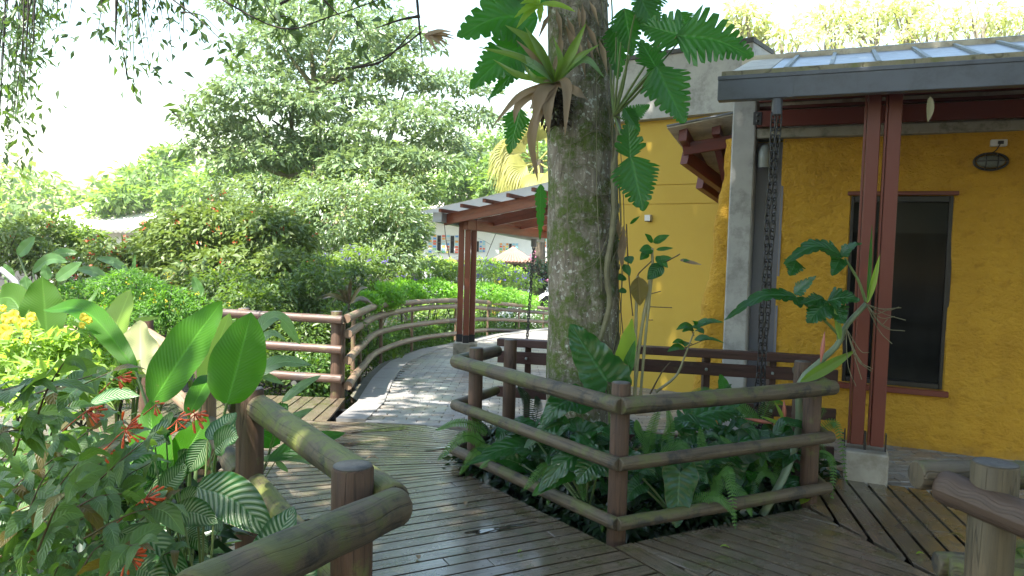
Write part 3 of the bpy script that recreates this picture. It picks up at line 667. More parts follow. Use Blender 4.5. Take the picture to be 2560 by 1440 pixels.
# ================================================================== YELLOW STUCCO BUILDING (own frame: x along the wall, y away from the viewer)
WO = np.array([3.27, 6.10, 0]); WA = math.atan2(-.40, .916); wx = np.array([math.cos(WA), math.sin(WA), 0]); wy = np.array([-math.sin(WA), math.cos(WA), 0])
def WL(px, py, yl=0.0):
    d = ray(px, py); p0 = WO+wy*yl; t = ((p0-CO)@wy)/(d@wy); p = CO+d*t; return np.array([(p-WO)@wx, yl, p[2]])
def LW(p): return WO+wx*p[0]+wy*p[1]+np.array([0, 0, p[2]])
B = thing('yellow_building', 'rough yellow stucco building with dark window, concrete column and metal roof', 'building', tuple(WO), WA)
xc0, xc1 = WL(1826, 420, -.10)[0], WL(1885, 420, -.10)[0]; xg1 = WL(1951, 500, 0)[0]
wx0, wx1 = WL(2124, 520, 0)[0], WL(2387, 520, 0)[0]; wz0, wz1 = .50, 2.08
def disp(x, z):
    return .030*math.sin(x*3.1+1.3*math.sin(z*2.3))*math.sin(z*2.7+.6)+.014*math.sin(x*9+z*4)*math.sin(z*8-x*3)+.007*math.sin(x*23+2*math.sin(z*9))*math.sin(z*21+x*5)
# wall skin with a ragged window opening
mb = MB(); X = np.concatenate([np.linspace(xg1, wx0, 20), np.linspace(wx0, wx1, 22)[1:], np.linspace(wx1, 4.6, 40)[1:]]); Z = np.concatenate([np.linspace(-.35, wz0, 22), np.linspace(wz0, wz1, 40)[1:], np.linspace(wz1, 2.585, 14)[1:]]); nxx = len(X)
V = [(x, -disp(x, z)-.02*(z < .25)*(1-z/.25 if z > 0 else 1), z) for z in Z for x in X]
ex = lambda z: .012*math.sin(z*7)+.008*math.sin(z*19)
F = []
for j in range(len(Z)-1):
    for i in range(nxx-1):
        cx, cz = (X[i]+X[i+1])/2, (Z[j]+Z[j+1])/2
        if wx0+.0 < cx < wx1 and wz0 < cz < wz1: continue
        F.append((j*nxx+i, j*nxx+i+1, (j+1)*nxx+i+1, (j+1)*nxx+i))
mb.addnp(np.array(V), np.array(F))
for k in range(2):                                   # rounded reveals
    xe = wx0 if k == 0 else wx1; sg = 1 if k == 0 else -1; V = []; zz = np.linspace(wz0, wz1, 40)
    for z in zz: V += [(xe, -disp(xe, z), z), (xe+.012*sg, .02, z), (xe+.012*sg+ex(z), .14, z)]
    mb.addnp(np.array(V), np.array([(i*3+a, i*3+a+1, i*3+a+4, i*3+a+3) for i in range(len(zz)-1) for a in (0, 1)]))
mb.add([(wx0, -.0, wz1), (wx1, -.0, wz1), (wx1, .14, wz1), (wx0, .14, wz1), (wx0, -.0, wz0), (wx1, -.0, wz0), (wx1, .14, wz0), (wx0, .14, wz0)], [(0, 1, 2, 3), (4, 7, 6, 5)])
mb.build('stucco_wall', M_stucco, B, local=True)
# bulging return left of the column
mb = MB(); V = []; nz, na = 60, 22; xr = xc0+.02
for j in range(nz):
    z = -.4+3.0*j/(nz-1); py = 622-(z-1.6)/6.9*FPX
    xl = float(np.interp(z, [-.4, .35, 1.0, 1.6, 2.1, 2.6], [WL(1722, 1040, .15)[0]-.02, WL(1737, 965, .15)[0], WL(1757, 790, .15)[0], WL(1780, 640, .15)[0], WL(1800, 510, .15)[0], WL(1806, 470, .15)[0]]))
    for k in range(na):
        a = k/(na-1)
        if a < .4: x, y = xr+(xl+.10-xr)*(a/.4), .03
        elif a < .7: an = (a-.4)/.3*math.pi/2; x, y = xl+.10-.10*math.sin(an), .03+.12*(1-math.cos(an))
        else: x, y = xl, .15+(a-.7)/.3*1.6
        dd = disp(x*2+y*2+3, z*1.6)*.9; V.append((x-dd*(1 if a > .5 else .2), y-dd*(1 if a < .6 else 0), z))
mb.addnp(np.array(V), np.array([(j*na+k, j*na+k+1, (j+1)*na+k+1, (j+1)*na+k) for j in range(nz-1) for k in range(na-1)]))
tag(mb.build('stucco_buttress', M_stucco, B, local=True))
mb = MB(); box(mb, xc0, xc1, -.10, .16, -.3, 2.93, .012); mb.build('concrete_column', M_conc, B, local=True)
mb = MB(); box(mb, xc1+.002, xg1+.03, .10, .2, -.3, 2.56); box(mb, xg1+.002, xg1+.02, .0, .1, -.3, 2.56); mb.build('recess_panel', M_grey, B, local=True)
mb = MB(); box(mb, xc1+.003, 4.6, -.075, .16, 2.575, 2.66, .008); mb.build('concrete_beam', M_concgreen, B, local=True)
mb = MB(); box(mb, xc1+.01, 4.6, -.14, -.085, 2.665, 2.80, .004); mb.build('timber_beam', M_red, B, local=True)
mb = MB(); box(mb, xc1-.02, xc1+.05, -.155, -.142, 2.68, 2.79, .002)
for z in (2.71, 2.76): lathe(mb, (xc1+.015, -.163, z), [(.011, -.008), (.011, .008)], 8)
mb.build('bracket', M_dark, B, local=True)
# bent drain pipe in the recess
mb = MB(); pp = WL(1913, 350, .0); tube(mb, catmull([(pp[0], .16, 2.50), (pp[0], .03, 2.49), (pp[0], -.035, 2.44), (pp[0], -.03, 2.33)], 14), .048, 18); mb.build('drain_elbow', M_pipe, B, local=True)
# body behind the wall (closed)
mb = MB(); box(mb, xc0+.02, xc1+.3, .21, 5, 2.6, 3.36); box(mb, xc1+.302, 4.6, .21, 5, 2.6, 3.36); mb.build('frieze_board', M_cream, B, local=True)
for z in (2.80, 2.865, 2.93):
    mb = MB(); box(mb, xc0+.02, 4.6, .165, .205, z, z+.028, .002); mb.build('frieze_bar', M_red, B, local=True)
mb = MB(); box(mb, xc0+.02, wx0-.06, .21, 5, -.4, 2.597); box(mb, wx1+.06, 4.6, .21, 5, -.4, 2.597); box(mb, wx0-.06, wx1+.06, .6, 5, -.4, 2.597); mb.build('wall_core', M_smooth, B, local=True)
# window
W_ = bpy.data.objects.new('window', None)
fr = MB()
for a in ((wx0-.005, wx0+.035, wz0, wz1), (wx1-.035, wx1+.005, wz0, wz1)): box(fr, a[0], a[1], .015, .07, a[2], a[3], .004)
box(fr, wx0+.036, wx1-.036, .015, .07, wz0, wz0+.045, .004); box(fr, wx0+.036, wx1-.036, .015, .07, wz1-.05, wz1, .004)
fw = fr.build('window', M_black, B, local=True)
def glass():
    m, nt, out = newmat('dark window glass'); n = N(nt); ob = n("ShaderNodeTexCoord").outputs['Object']
    z_ = n("ShaderNodeSeparateXYZ", ins={0: ob}).outputs[2]; c = n.mix(n.ramp(n.noise(n.mapping(ob, (1, 1, .3)), 4, 5), [(.4, 0), (.7, 1)]), (.007, .008, .008), (.014, .015, .014)); c = n.mix(n.ramp(n.math('MULTIPLY', z_, .5), [(.885, 0), (.89, 1)]), c, (.022, .024, .022))
    n.bsdf(c, .10, None, .10, 0, out); return m
M_glass = glass()
mb = MB(); box(mb, wx0+.035, wx1-.035, .05, .06, wz0+.045, wz1-.05); mb.build('pane', M_glass, fw, local=True)
mb = MB(); box(mb, wx0-.02, wx1+.02, -.045, .09, wz1+.002, wz1+.035, .004); mb.build('lintel', M_red, fw, local=True)
mb = MB(); box(mb, wx0-.04, wx1+.03, -.06, .09, wz0-.05, wz0-.002, .005); mb.build('sill', M_red, fw, local=True)
# roof: sheets on battens over cream boards
yg = -1.32; xl = WL(1807, 235, yg)[0]; xr_ = 3.6
ztop = 2.845; sl = .30; yr = .30
def rz(y, o=0.0): return ztop+(y-yg-.05)*sl+o
R = MB(); box(R, xl+.42, xr_, 0, 1, 0, 1)
def slab(mb, x0, x1, y0, y1, o, th):
    V = [(x, y, rz(y, o+dz)) for dz in (0, th) for (x, y) in ((x0, y0), (x1, y0), (x1, y1), (x0, y1))]
    mb.add(V, [(3, 2, 1, 0), (4, 5, 6, 7), (0, 1, 5, 4), (1, 2, 6, 5), (2, 3, 7, 6), (3, 0, 4, 7)])
mb = MB(); slab(mb, xl+.30, xr_, yg+.04, yr, .022, .006); rf = mb.build('roof_sheet', M_metal, B, smooth=False, local=True)
mb = MB(); slab(mb, xl+.02, xl+.295, yg+.04, yr-.1, .012, .02); mb.build('end_board', M_cream, rf, smooth=False, local=True)
x = xl+.40
while x < xr_-.1:
    mb = MB(); slab(mb, x, x+.028, yg+.10, yr-.02, .029, .022); mb.build('batten', M_batten, rf, smooth=False, local=True); x += .30
mb = MB(); slab(mb, xl+.03, xr_, yg+.03, yr, -.02, .03); mb.build('lining_board', M_cream, B, smooth=False, local=True)
mb = MB(); box(mb, xl, xr_, yg-.10, yg+.02, 2.8265, 2.862, .003); mb.build('eave_strip', wood('mossy eave', (.30, .26, .17), (.18, .16, .09), moss=(.16, .17, .05), mossamt=.5, uvs=(4, 4), coord='Object'), rf, smooth=False, local=True)
mb = MB(); slab(mb, xl+.30, xr_, yr, yr+.05, -.02, .09); mb.build('ridge_cap', M_metal, rf, smooth=False, local=True)
# gutter with lip and joint
mb = MB(); gz0, gz1 = 2.655, 2.825
box(mb, xl-.02, xr_, yg-.12, yg-.03, gz0, gz1-.012, .004); box(mb, xl-.022, xr_, yg-.127, yg-.024, gz1-.030, gz1, .004)
gt = mb.build('gutter', M_gutter, B, local=True)
xj = WL(1975, 250, yg-.12)[0]; mb = MB(); box(mb, xj-.02, xj+.02, yg-.124, yg-.118, gz0-.001, gz1-.03); mb.build('joint_cover', M_gutter, gt, local=True)
po = WL(1942, 280, yg-.075); mb = MB(); tube(mb, [(po[0], po[1], gz0+.005), (po[0], po[1], gz0-.11)], .036, 14); mb.build('outlet', M_gutter, gt, local=True)
# rafters and purlins below the roof
for x in (xl+.08, -.72, -.30, .62, 1.55, 2.5, 3.4):
    mb = MB(); beam(mb, (x, yg+.06, rz(yg+.06, -.12)), (x, -.10, rz(-.10, -.12)), .05, .11); mb.build('rafter', M_red, B, local=True)
for y in (yg+.14, -.86, -.50, -.2):
    mb = MB(); box(mb, xl+.05, xr_, y, y+.045, rz(y, -.062), rz(y, -.021), .003); mb.build('purlin', M_red, B, local=True)
# twin post on its block
pyl = -1.10; cxs = [WL(2163, 700, pyl)[0], WL(2214, 700, pyl)[0]]
for i, x in enumerate(cxs):
    mb = MB(); box(mb, x-.043, x+.043, pyl-.05, pyl+.05, .24, 2.80, .005); p_ = mb.build('post', M_red, B, local=True)
    mb = MB(); box(mb, x-.062, x-.046, pyl-.035, pyl+.035, .24, 2.78, .002); mb.build('strip', M_red, p_, local=True)
    mb = MB(); box(mb, x-.083, x-.074, pyl-.03, pyl+.03, .20, .33, .001); box(mb, x+.054, x+.062, pyl-.03, pyl+.03, .20, .33, .001)
    for z in (.25, .30): lathe(mb, (x-.088, pyl, z), [(.009, -.006), (.009, .006)], 6)
    mb.build('shoe', M_dark, p_, local=True)
mb = MB(); box(mb, sum(cxs)/2-.14, sum(cxs)/2+.14, pyl-.13, pyl+.13, -.06, .205, .012); mb.build('footing', simple('footing concrete', (.42, .40, .36), .8, .2, 5, .4, .004, dirt=((.16, .14, .09), 7, .5)), B, local=True)
# wall lamp
lp = WL(2475, 405, -.03); 
t = thing('wall_lamp', 'oval caged bulkhead lamp on the yellow wall above the window, with its cable box', 'lamp', tuple(LW(lp)), WA)
mb = MB(); V = []
def ell(mb, a, b, c, y0, ns=28, nr=8):
    V = [(a*math.cos(2*math.pi*k/ns)*math.cos(r/nr*math.pi/2), y0-c*math.sin(r/nr*math.pi/2), b*math.sin(2*math.pi*k/ns)*math.cos(r/nr*math.pi/2)) for r in range(nr+1) for k in range(ns)]
    mb.add(V, [(r*ns+k, r*ns+(k+1) % ns, (r+1)*ns+(k+1) % ns, (r+1)*ns+k) for r in range(nr) for k in range(ns)])
ell(mb, .098, .050, .06, -.03); mb.build('globe', simple('lamp globe', (.16, .18, .17), .25, .1, 9, .1, .001), t, local=True)
mb = MB(); tube(mb, [(.112*math.cos(a), -.03, .064*math.sin(a)) for a in np.linspace(0, 2*math.pi, 33)], .010, 8, False)
V = [(.115*math.cos(2*math.pi*k/28), y, .066*math.sin(2*math.pi*k/28)) for y in (0, -.03) for k in range(28)]
mb.add(V, [(k, (k+1) % 28, 28+(k+1) % 28, 28+k) for k in range(28)])
for x in (-.04, .04): tube(mb, [(x, -.03-.075*math.sin(a), .058*math.cos(a)) for a in np.linspace(0, math.pi, 15)], .005, 6, False)
tube(mb, [(.108*math.cos(a), -.03-.075*math.sin(a), 0) for a in np.linspace(0, math.pi, 15)], .005, 6, False)
mb.build('cage', M_dark, t, local=True)
mb = MB(); q = WL(2496, 358, -.03)-lp; box(mb, q[0]-.055, q[0]+.055, -.035, .03, q[2]-.026, q[2]+.026, .004); bx_ = mb.build('junction_box', M_white, t, local=True)
mb = MB(); lathe(mb, (q[0]+.01, -.038, q[2]), [(.02, -.012), (.02, .012)], 12); tube(mb, catmull([(q[0]+.01, -.045, q[2]), (q[0]-.02, -.05, q[2]-.06), (-.01, -.03, .06)], 12), .005, 6); mb.build('cable', M_black, bx_, local=True)
# hanging pointed dry leaf under the gutter
p = LW(WL(2325, 240, yg-.06)); mb = MB(); blade(mb, [p, p+[.005, 0, -.09], p+[-.005, 0, -.17]], .045, nh=(-.3, -1, 0), kind='lance', n=10, m=2, fold=.4)
tag(mb.build('hanging_leaf', leafmat('pale dry leaf', (.32, .3, .2), (.25, .22, .12), .3, .5)), 'single pointed dry leaf hanging from the underside of the gutter', 'leaf')
# ---- side awning beyond the column
t = thing('side_awning', 'small dark red timber awning with cream boards left of the concrete column', 'awning', tuple(A(1709, 375, 7.2)))
def quadslab(mb, a, b, c, d, th):
    P = [np.array(q_) for q_ in (a, b, c, d)]; nn_ = nrm(np.cross(P[1]-P[0], P[3]-P[0])); nn_ = nn_*np.sign(nn_[2])*th
    mb.add(P+[q_+nn_ for q_ in P], [(3, 2, 1, 0), (4, 5, 6, 7), (0, 1, 5, 4), (1, 2, 6, 5), (2, 3, 7, 6), (3, 0, 4, 7)])
e0, e1, e2, e3 = A(1668, 321, 7.0), A(1835, 287, 6.85), A(1880, 455, 8.7), A(1800, 492, 8.7)
mb = MB(); quadslab(mb, e0, e1, e2, e3, .015); rf = mb.build('lining_board', M_cream, t, smooth=False)
mb = MB(); quadslab(mb, e0+[-.01, -.02, .017], e1+[0, -.02, .017], e2+[0, 0, .017], e3+[-.01, 0, .017], .012); mb.build('roof_sheet', M_metal, rf, smooth=False)
for (a, b) in (((1707, 334), (1800, 478)), ((1790, 318), (1852, 452))):
    mb = MB(); beam(mb, A(a[0], a[1]+2, 7.03), A(b[0], b[1], 8.65), .075, .12); mb.build('purlin', M_red, t)
mb = MB(); beam(mb, A(1707, 374, 7.2), A(1840, 352, 7.1), .07, .115); mb.build('rafter', M_red, t)
mb = MB(); beam(mb, A(1712, 394, 7.25), A(1835, 486, 7.9), .08, .13); mb.build('brace', M_red, t)
mb = MB(); beam(mb, A(1752, 446, 7.9), A(1850, 515, 8.5), .08, .22); mb.build('beam', M_red, t)
mb = MB(); beam(mb, A(1796, 360, 7.3), A(1822, 470, 7.6), .07, .10); mb.build('post', M_red, t)
# ---- smooth yellow building further back
s0 = A(1680, 600, 8.8); sd_ = nrm([.79, -.61, 0]); sn = np.array([-.61, -.79, 0])
def SL(px, py):
    d = ray(px, py); t_ = ((s0-CO)@sn)/(d@sn); return CO+d*t_
t = thing('smooth_yellow_building', 'smooth yellow building with grey concrete parapet behind the tree trunk', 'building', (s0[0], s0[1], -.1))
def sbox(mb, a, b, z0, z1, off=0, th=.3, zz=None):
    p, q = s0+sd_*a-sn*0, s0+sd_*b; V = []
    for o in (off, off-th):
        for (r, z) in ((p, z0), (q, z0), (q, z1), (p, z1)): V.append((r[0]+sn[0]*o, r[1]+sn[1]*o, z))
    mb.add(V, [(0, 1, 2, 3), (7, 6, 5, 4), (0, 4, 5, 1), (2, 6, 7, 3), (1, 5, 6, 2), (0, 3, 7, 4)])
za, zb = SL(1680, 462)[2], SL(1680, 510)[2]; zp0, zp1 = SL(1620, 303)[2], SL(1700, 141)[2]; aL, aR = (SL(1462, 600)-s0)@sd_, 4.5
mb = MB(); sbox(mb, aL, aR, -.9, zb-.006); sbox(mb, aL, aR, zb+.006, za-.006); sbox(mb, aL, aR, za+.006, zp0); sbox(mb, aL+.01, aR-.01, -.8, zp0-.01, -.015, .3); mb.build('wall', M_smooth, t, smooth=False)
mb = MB(); sbox(mb, aL-.05, SL(1893, 150)@sd_-s0@sd_+.0, zp0+.001, zp1, .14, .6); mb.build('parapet', M_conc, t, smooth=False)
mb = MB(); sbox(mb, aL-.07, SL(1896, 150)@sd_-s0@sd_, zp1+.001, zp1+.05, .17, .66); mb.build('coping', simple('dark coping', (.09, .09, .085), .8, .3, 5, .5, .01), t, smooth=False)
q = SL(1624, 545); qs = (q-s0)@sd_
mb = MB(); sbox(mb, qs-.037, qs+.037, q[2]-.035, q[2]+.035, .06, .055); mb.build('housing', M_white, tt := thing('wall_light', 'small square white light on the smooth yellow wall', 'light', tuple(q)), smooth=False)
mb = MB(); sbox(mb, qs-.03, qs+.03, q[2]-.046, q[2]-.036, .055, .045); mb.build('base', M_dark, tt, smooth=False)
# ================================================================== PERGOLA over the brick path
t = thing('pergola', 'red timber pergola with pale roof panels over the curved brick path', 'pergola', tuple(A(1163, 897, 12.1)))
gp_ = A(1163, 890, 12.1); zp = gp_[2]
for i, (px, dy) in enumerate(((1152, .05), (1168, -.09), (1183, .05))):
    c = A(px, 700, 12.1+dy); mb = MB(); box(mb, c[0]-.045, c[0]+.045, c[1]-.05, c[1]+.05, zp+.24, 2.08, .006); p_ = mb.build('post', M_redlit, t)
    mb = MB(); box(mb, c[0]-.05, c[0]+.05, c[1]-.062, c[1]-.052, zp+.22, zp+.36, .002); mb.build('shoe', M_dark, p_); mb = MB(); box(mb, c[0]-.05, c[0]+.05, c[1]-.062, c[1]-.052, 1.97, 2.07, .002); mb.build('plate', M_dark, p_)
c = A(1163, 880, 12.1); mb = MB(); box(mb, c[0]-.19, c[0]+.19, 12.1-.19, 12.1+.19, zp-.06, zp+.235, .015); mb.build('footing', M_concgreen, t)
E0, E1 = np.array([-.66, 12.1, A(1175, 563, 12.1)[2]]), None; E1 = A(1385, 588, 15.4)
mb = MB(); beam(mb, E0-nrm(E1-E0)*.25, E1, .09, .17); mb.build('eave_beam', M_redlit, t)
c = A(1398, 700, 15.2); mb = MB(); box(mb, c[0]-.12, c[0]+.12, c[1]-.1, c[1]+.1, -.6, 1.9, .006); mb.build('post', M_redlit, t)
mb = MB(); g0, g1 = A(1093, 543, 11.75), A(1352, 596, 14.9); beam(mb, g0, g1, .17, .15); gt = mb.build('gutter', simple('zinc gutter', (.34, .35, .37), .4, .1, 4, .1, .002), t)
mb = MB(); g2 = A(1335, 600, 14.3); tube(mb, [g2+[0, 0, .02], g2+[0, 0, -.13]], .055, 12); mb.build('outlet', M_gutter, gt)
ev = nrm(E1-E0); r0p, r0q = A(1112, 550, 11.9), A(1440, 480, 10.3)
for k in range(5):
    o = ev*1.15*k+np.array([0, 0, -.0]); mb = MB(); beam(mb, r0p+o, r0q+o, .06, .17); mb.build('rafter', M_redlit, t)
rv = r0q-r0p
for f in (.04, .22, .40, .58, .76, .94):
    a = r0p+rv*f+np.array([0, 0, .115]); mb = MB(); beam(mb, a-ev*.30, a+ev*5.0, .05, .055); mb.build('purlin', M_redlit, t)
mb = MB(); o = np.array([0, 0, .147]); quadslab(mb, r0p-ev*.36+o-rv*.11, r0q-ev*.36+o, r0q+ev*5.1+o, r0p+ev*5.1+o-rv*.11, .012)
mb.build('roof_panel', leafmat('translucent roof panel', (.55, .50, .42), (.60, .56, .48), .7, .5, (.85, .8, .72)), t, smooth=False)
# ================================================================== RAIN CHAINS
def chain(name, label, top, bot, n, L, r, wd, strands=(0,)):
    mb = MB(); top, bot = np.array(top), np.array(bot)
    for s in strands:
        for i in range(n):
            c = top+(bot-top)*(i+.5)/n+np.array([s+.004*math.sin(i*.5+s*90), 0, 0]); a0 = (i % 2)*math.pi/2+.5+random.uniform(-.15, .15)
            P = [c+np.array([math.cos(a0)*wd*math.copysign(min(1, abs(math.cos(t_))*1.3), math.cos(t_))*.5, math.sin(a0)*wd*.5*math.copysign(min(1, abs(math.cos(t_))*1.3), math.cos(t_)), L*.5*math.sin(t_)]) for t_ in np.linspace(0, 2*math.pi, 15)]
            tube(mb, P, r, 6, False)
    return tag(mb.build(name, M_dark), label, 'chain')
ct = LW(np.array([po[0], yg-.075, gz0-.10])); cb = np.array([ct[0]-.035, ct[1], .02])
chain('rain_chain', 'heavy black double rain chain hanging from the gutter in front of the column', ct, cb, 47, .078, .0055, .036, (-.018, .018))
ct = g2+np.array([0, 0, -.12]); chain('rain_chain', 'thin black rain chain hanging from the far pergola gutter left of the trunk', ct, (A(1318, 800, 14.3)[0], 14.3, -.35), 34, .088, .009, .05)
# ================================================================== FAR BUILDINGS
M_wwall = simple('white wall', (.80, .78, .76), .8, .05, 2, .1, .01); M_tile = simple('clay roof tile', (.30, .16, .12), .8, .3, 6, .5, .02, c2=(.2, .12, .09)); M_tilepale = simple('pale roof tile', (.75, .68, .62), .8, .15, 6, .5, .02)
M_wine = simple('wine band', (.45, .22, .2), .7, .1, 4, .1, .01)
CW = [simple('glass '+nm, c, .3, .05, 3, .05, .001) for nm, c in (('red', (.75, .12, .06)), ('blue', (.10, .28, .65)), ('green', (.12, .5, .28)), ('orange', (.8, .35, .08)), ('yellow', (.8, .65, .12)), ('sky', (.3, .6, .75)))]
def tileroof(mb, a, b, c, d, n, r=.09):
    """rows of half-round tiles running from edge ab (eave) up to dc (ridge)"""
    a, b, c, d = [np.array(q_, float) for q_ in (a, b, c, d)]; up = nrm(np.cross(b-a, d-a)); up = up*np.sign(up[2])
    for i in range(n):
        u = (i+.5)/n; p = a+(b-a)*u; q_ = d+(c-d)*u; w_ = np.linalg.norm(b-a)/n*.5; w2 = max(.02, np.linalg.norm(c-d)/n*.5)
        tube(mb, [p+(q_-p)*t_ for t_ in np.linspace(0, 1, 6)], [w_+(w2-w_)*t_+.012*(k % 2) for k, t_ in enumerate(np.linspace(0, 1, 6))], 8)
D_ = 45; t = thing('white_building', 'bright white two-storey building with stained-glass windows beyond the hedge', 'building', tuple(A(1200, 660, D_)))
xL, xR = A(1058, 600, D_)[0], A(1500, 600, D_)[0]; z0, z1 = A(1200, 700, D_)[2]-1.5, A(1120, 545, D_)[2]
mb = MB(); box(mb, xL, xR, D_, D_+8, z0, z1); mb.build('wall', M_wwall, t, smooth=False)
mb = MB(); tileroof(mb, (xL-.5, D_-.8, z1), (xR+.5, D_-.8, z1), (xR-1, D_+4, z1+1.6), (xL+.5, D_+4, z1+1.6), 46); mb.build('roof', M_tilepale, t)
zb_ = A(1100, 650, D_)[2]; mb = MB(); box(mb, xL-.02, xR, D_-.12, D_-.01, zb_-.12, zb_+.05); mb.build('band', M_wine, t, smooth=False)
def stained(px0, px1, py0, py1, cols, rows, dark=(1, 3)):
    a, b = A(px0, py1, D_), A(px1, py0, D_); fr = MB(); X0, X1, Z0, Z1 = a[0], b[0], a[2], b[2]
    box(fr, X0, X1, D_-.08, D_-.02, Z0, Z1); f_ = fr.build('window', M_white, t, smooth=False); cw, rh = (X1-X0)/cols, (Z1-Z0)/rows; by = {}
    for c in range(cols):
        if c in dark:
            mb = MB(); box(mb, X0+cw*(c+.1), X0+cw*(c+.9), D_-.11, D_-.081, Z0+rh*.15, Z1-rh*.3); mb.build('dark_pane', M_glass, f_, smooth=False); continue
        for r in range(rows):
            if random.random() < .18: continue
            by.setdefault(random.randrange(6), []).append((X0+cw*(c+.15), X0+cw*(c+.85), Z0+rh*(r+.15), Z0+rh*(r+.85)))
    for k, L_ in by.items():
        mb = MB()
        for q_ in L_: box(mb, q_[0], q_[1], D_-.1, D_-.081, q_[2], q_[3])
        mb.build('coloured_pane', CW[k], f_, smooth=False)
stained(1070, 1148, 588, 632, 7, 7, (2, 5)); stained(1190, 1214, 602, 630, 3, 5, (0,)); stained(1248, 1296, 608, 632, 6, 4, (3,)); stained(1355, 1400, 596, 626, 4, 4, (1, 2))
D_ = 42; t = thing('pale_building', 'washed-out pale building with a tiled roof at the far left', 'building', tuple(A(240, 620, D_)))
a, b = A(95, 560, D_), A(420, 590, D_); mb = MB(); box(mb, a[0], b[0], D_, D_+8, -2.5, A(250, 572, D_)[2]); mb.build('wall', M_wwall, t, smooth=False)
mb = MB(); zz = A(250, 572, D_)[2]; tileroof(mb, (a[0]-.6, D_-1, zz-.1), (b[0]+.4, D_-1, zz-.1), (b[0]-1, D_+4, zz+1.5), (a[0]+.5, D_+4, zz+1.5), 34); mb.build('roof', M_tilepale, t)
D_ = 34; t = thing('kiosk', 'little kiosk with a four-sided clay tile roof behind the hedge', 'kiosk', tuple(A(1280, 690, D_)))
ap = A(1284, 624, D_); L_, R_ = A(1226, 655, D_-1), A(1338, 655, D_-1); wk = (R_-L_)[0]; ze = L_[2]; C4 = [(L_[0], D_-1, ze), (R_[0], D_-1, ze), (R_[0], D_-1+wk, ze), (L_[0], D_-1+wk, ze)]; ap = np.array([(L_[0]+R_[0])/2, D_-1+wk/2, ap[2]+.12])
mb = MB()
for i in range(4): tileroof(mb, C4[i], C4[(i+1) % 4], ap, ap, 13)
mb.build('roof', M_tile, t)
mb = MB(); box(mb, L_[0]+.12, L_[0]+.5, D_-.7, D_-.3, -2, ze); mb.build('pillar', M_smooth, t, smooth=False)
mb = MB(); box(mb, L_[0]+.5, R_[0]-.3, D_-.1, D_+.5, -2, ze); mb.build('wall', simple('kiosk wall', (.35, .33, .33), .7), t, smooth=False)
mb = MB(); box(mb, L_[0]+1.0, L_[0]+1.35, D_-.14, D_-.1, -1.9, ze-.1); mb.build('door', M_black, t, smooth=False)
mb = MB(); 
for i in range(4): a = A(1334+i*6, 648, 24); b = A(1340+i*4.5, 600, 24); beam(mb, a-[0, 0, .8], b, .05, .05)
tag(mb.build('timber_poles', M_board), 'bundle of brown upright poles just right of the far rain chain', 'poles')
mb = MB(); tube(mb, catmull([A(0, 672, 6.8), A(22, 690, 6.8), A(42, 712, 6.8), A(46, 760, 6.8)], 12), .025, 8); tag(mb.build('bent_pipe', M_white), 'pale bent metal pipe among leaves at the left edge', 'pipe')
# ---- parked car beyond the hedge
cx = A(1420, 730, 22); t = thing('parked_car', 'white parked car just showing its roof over the hedge left of the trunk', 'car', (cx[0], 22, -1.15))
prof = [(-2.1, .35), (-2.12, .62), (-1.9, .80), (-1.25, .90), (-.75, 1.30), (-.2, 1.44), (.6, 1.44), (1.2, 1.28), (1.75, .98), (2.05, .90), (2.1, .4)]
mb = MB(); V = []; ny = 7
for (x, z) in prof:
    for k in range(ny): u = -1+2*k/(ny-1); hw_ = .86-.18*max(0, z-.85)/.6; V.append((x*(1-.04*u*u), u*hw_, z-.05*u*u*(z > .8)))
F = [(i*ny+k, (i+1)*ny+k, (i+1)*ny+k+1, i*ny+k+1) for i in range(len(prof)-1) for k in range(ny-1)]
mb.add(V, F); 
for k in (0, ny-1): mb.add([V[i*ny+k] for i in range(len(prof))], [tuple(range(len(prof)))])
M_car = simple('white car paint', (.75, .76, .78), .25, .03, 3, .02, .001)
mb.build('body', M_car, t, local=True)
mb = MB()
for s in (-1, 1): mb.add([(-1.1, s*.83, .93), (1.5, s*.83, .98), (1.1, s*.735, 1.27), (-.7, s*.735, 1.3)], [(0, 1, 2, 3)])
mb.build('side_window', M_glass, t, local=True)
for x in (-1.35, 1.35):
    for s in (-1, 1):
        mb = MB(); tube(mb, [(x, s*.72, .32), (x, s*.90, .32)], .32, 24); wh = mb.build('wheel', M_black, t, local=True); mb = MB(); tube(mb, [(x, s*.905, .32), (x, s*.915, .32)], .19, 16); mb.build('rim', M_pipe, wh, local=True)
# garden spotlight and small things on the deck
sp = A(735, 958, 7.6); t = thing('garden_spotlight', 'small round black garden spotlight under the brown log fence', 'spotlight', tuple(sp))
mb = MB(); tube(mb, [sp+[0, .09, .0], sp+[0, 0, 0]], .042, 18); tube(mb, [sp+[0, .05, -.03], sp+[0, .05, -.35]], .01, 6); mb.build('housing', M_black, t)
mb = MB(); tube(mb, [sp+[0, -.002, 0], sp+[0, -.006, 0]], .028, 16); mb.build('lens', M_white, t)
for k in list(bpy.data.objects):
    if k.name == 'window' and k.type == 'EMPTY': bpy.data.objects.remove(k)
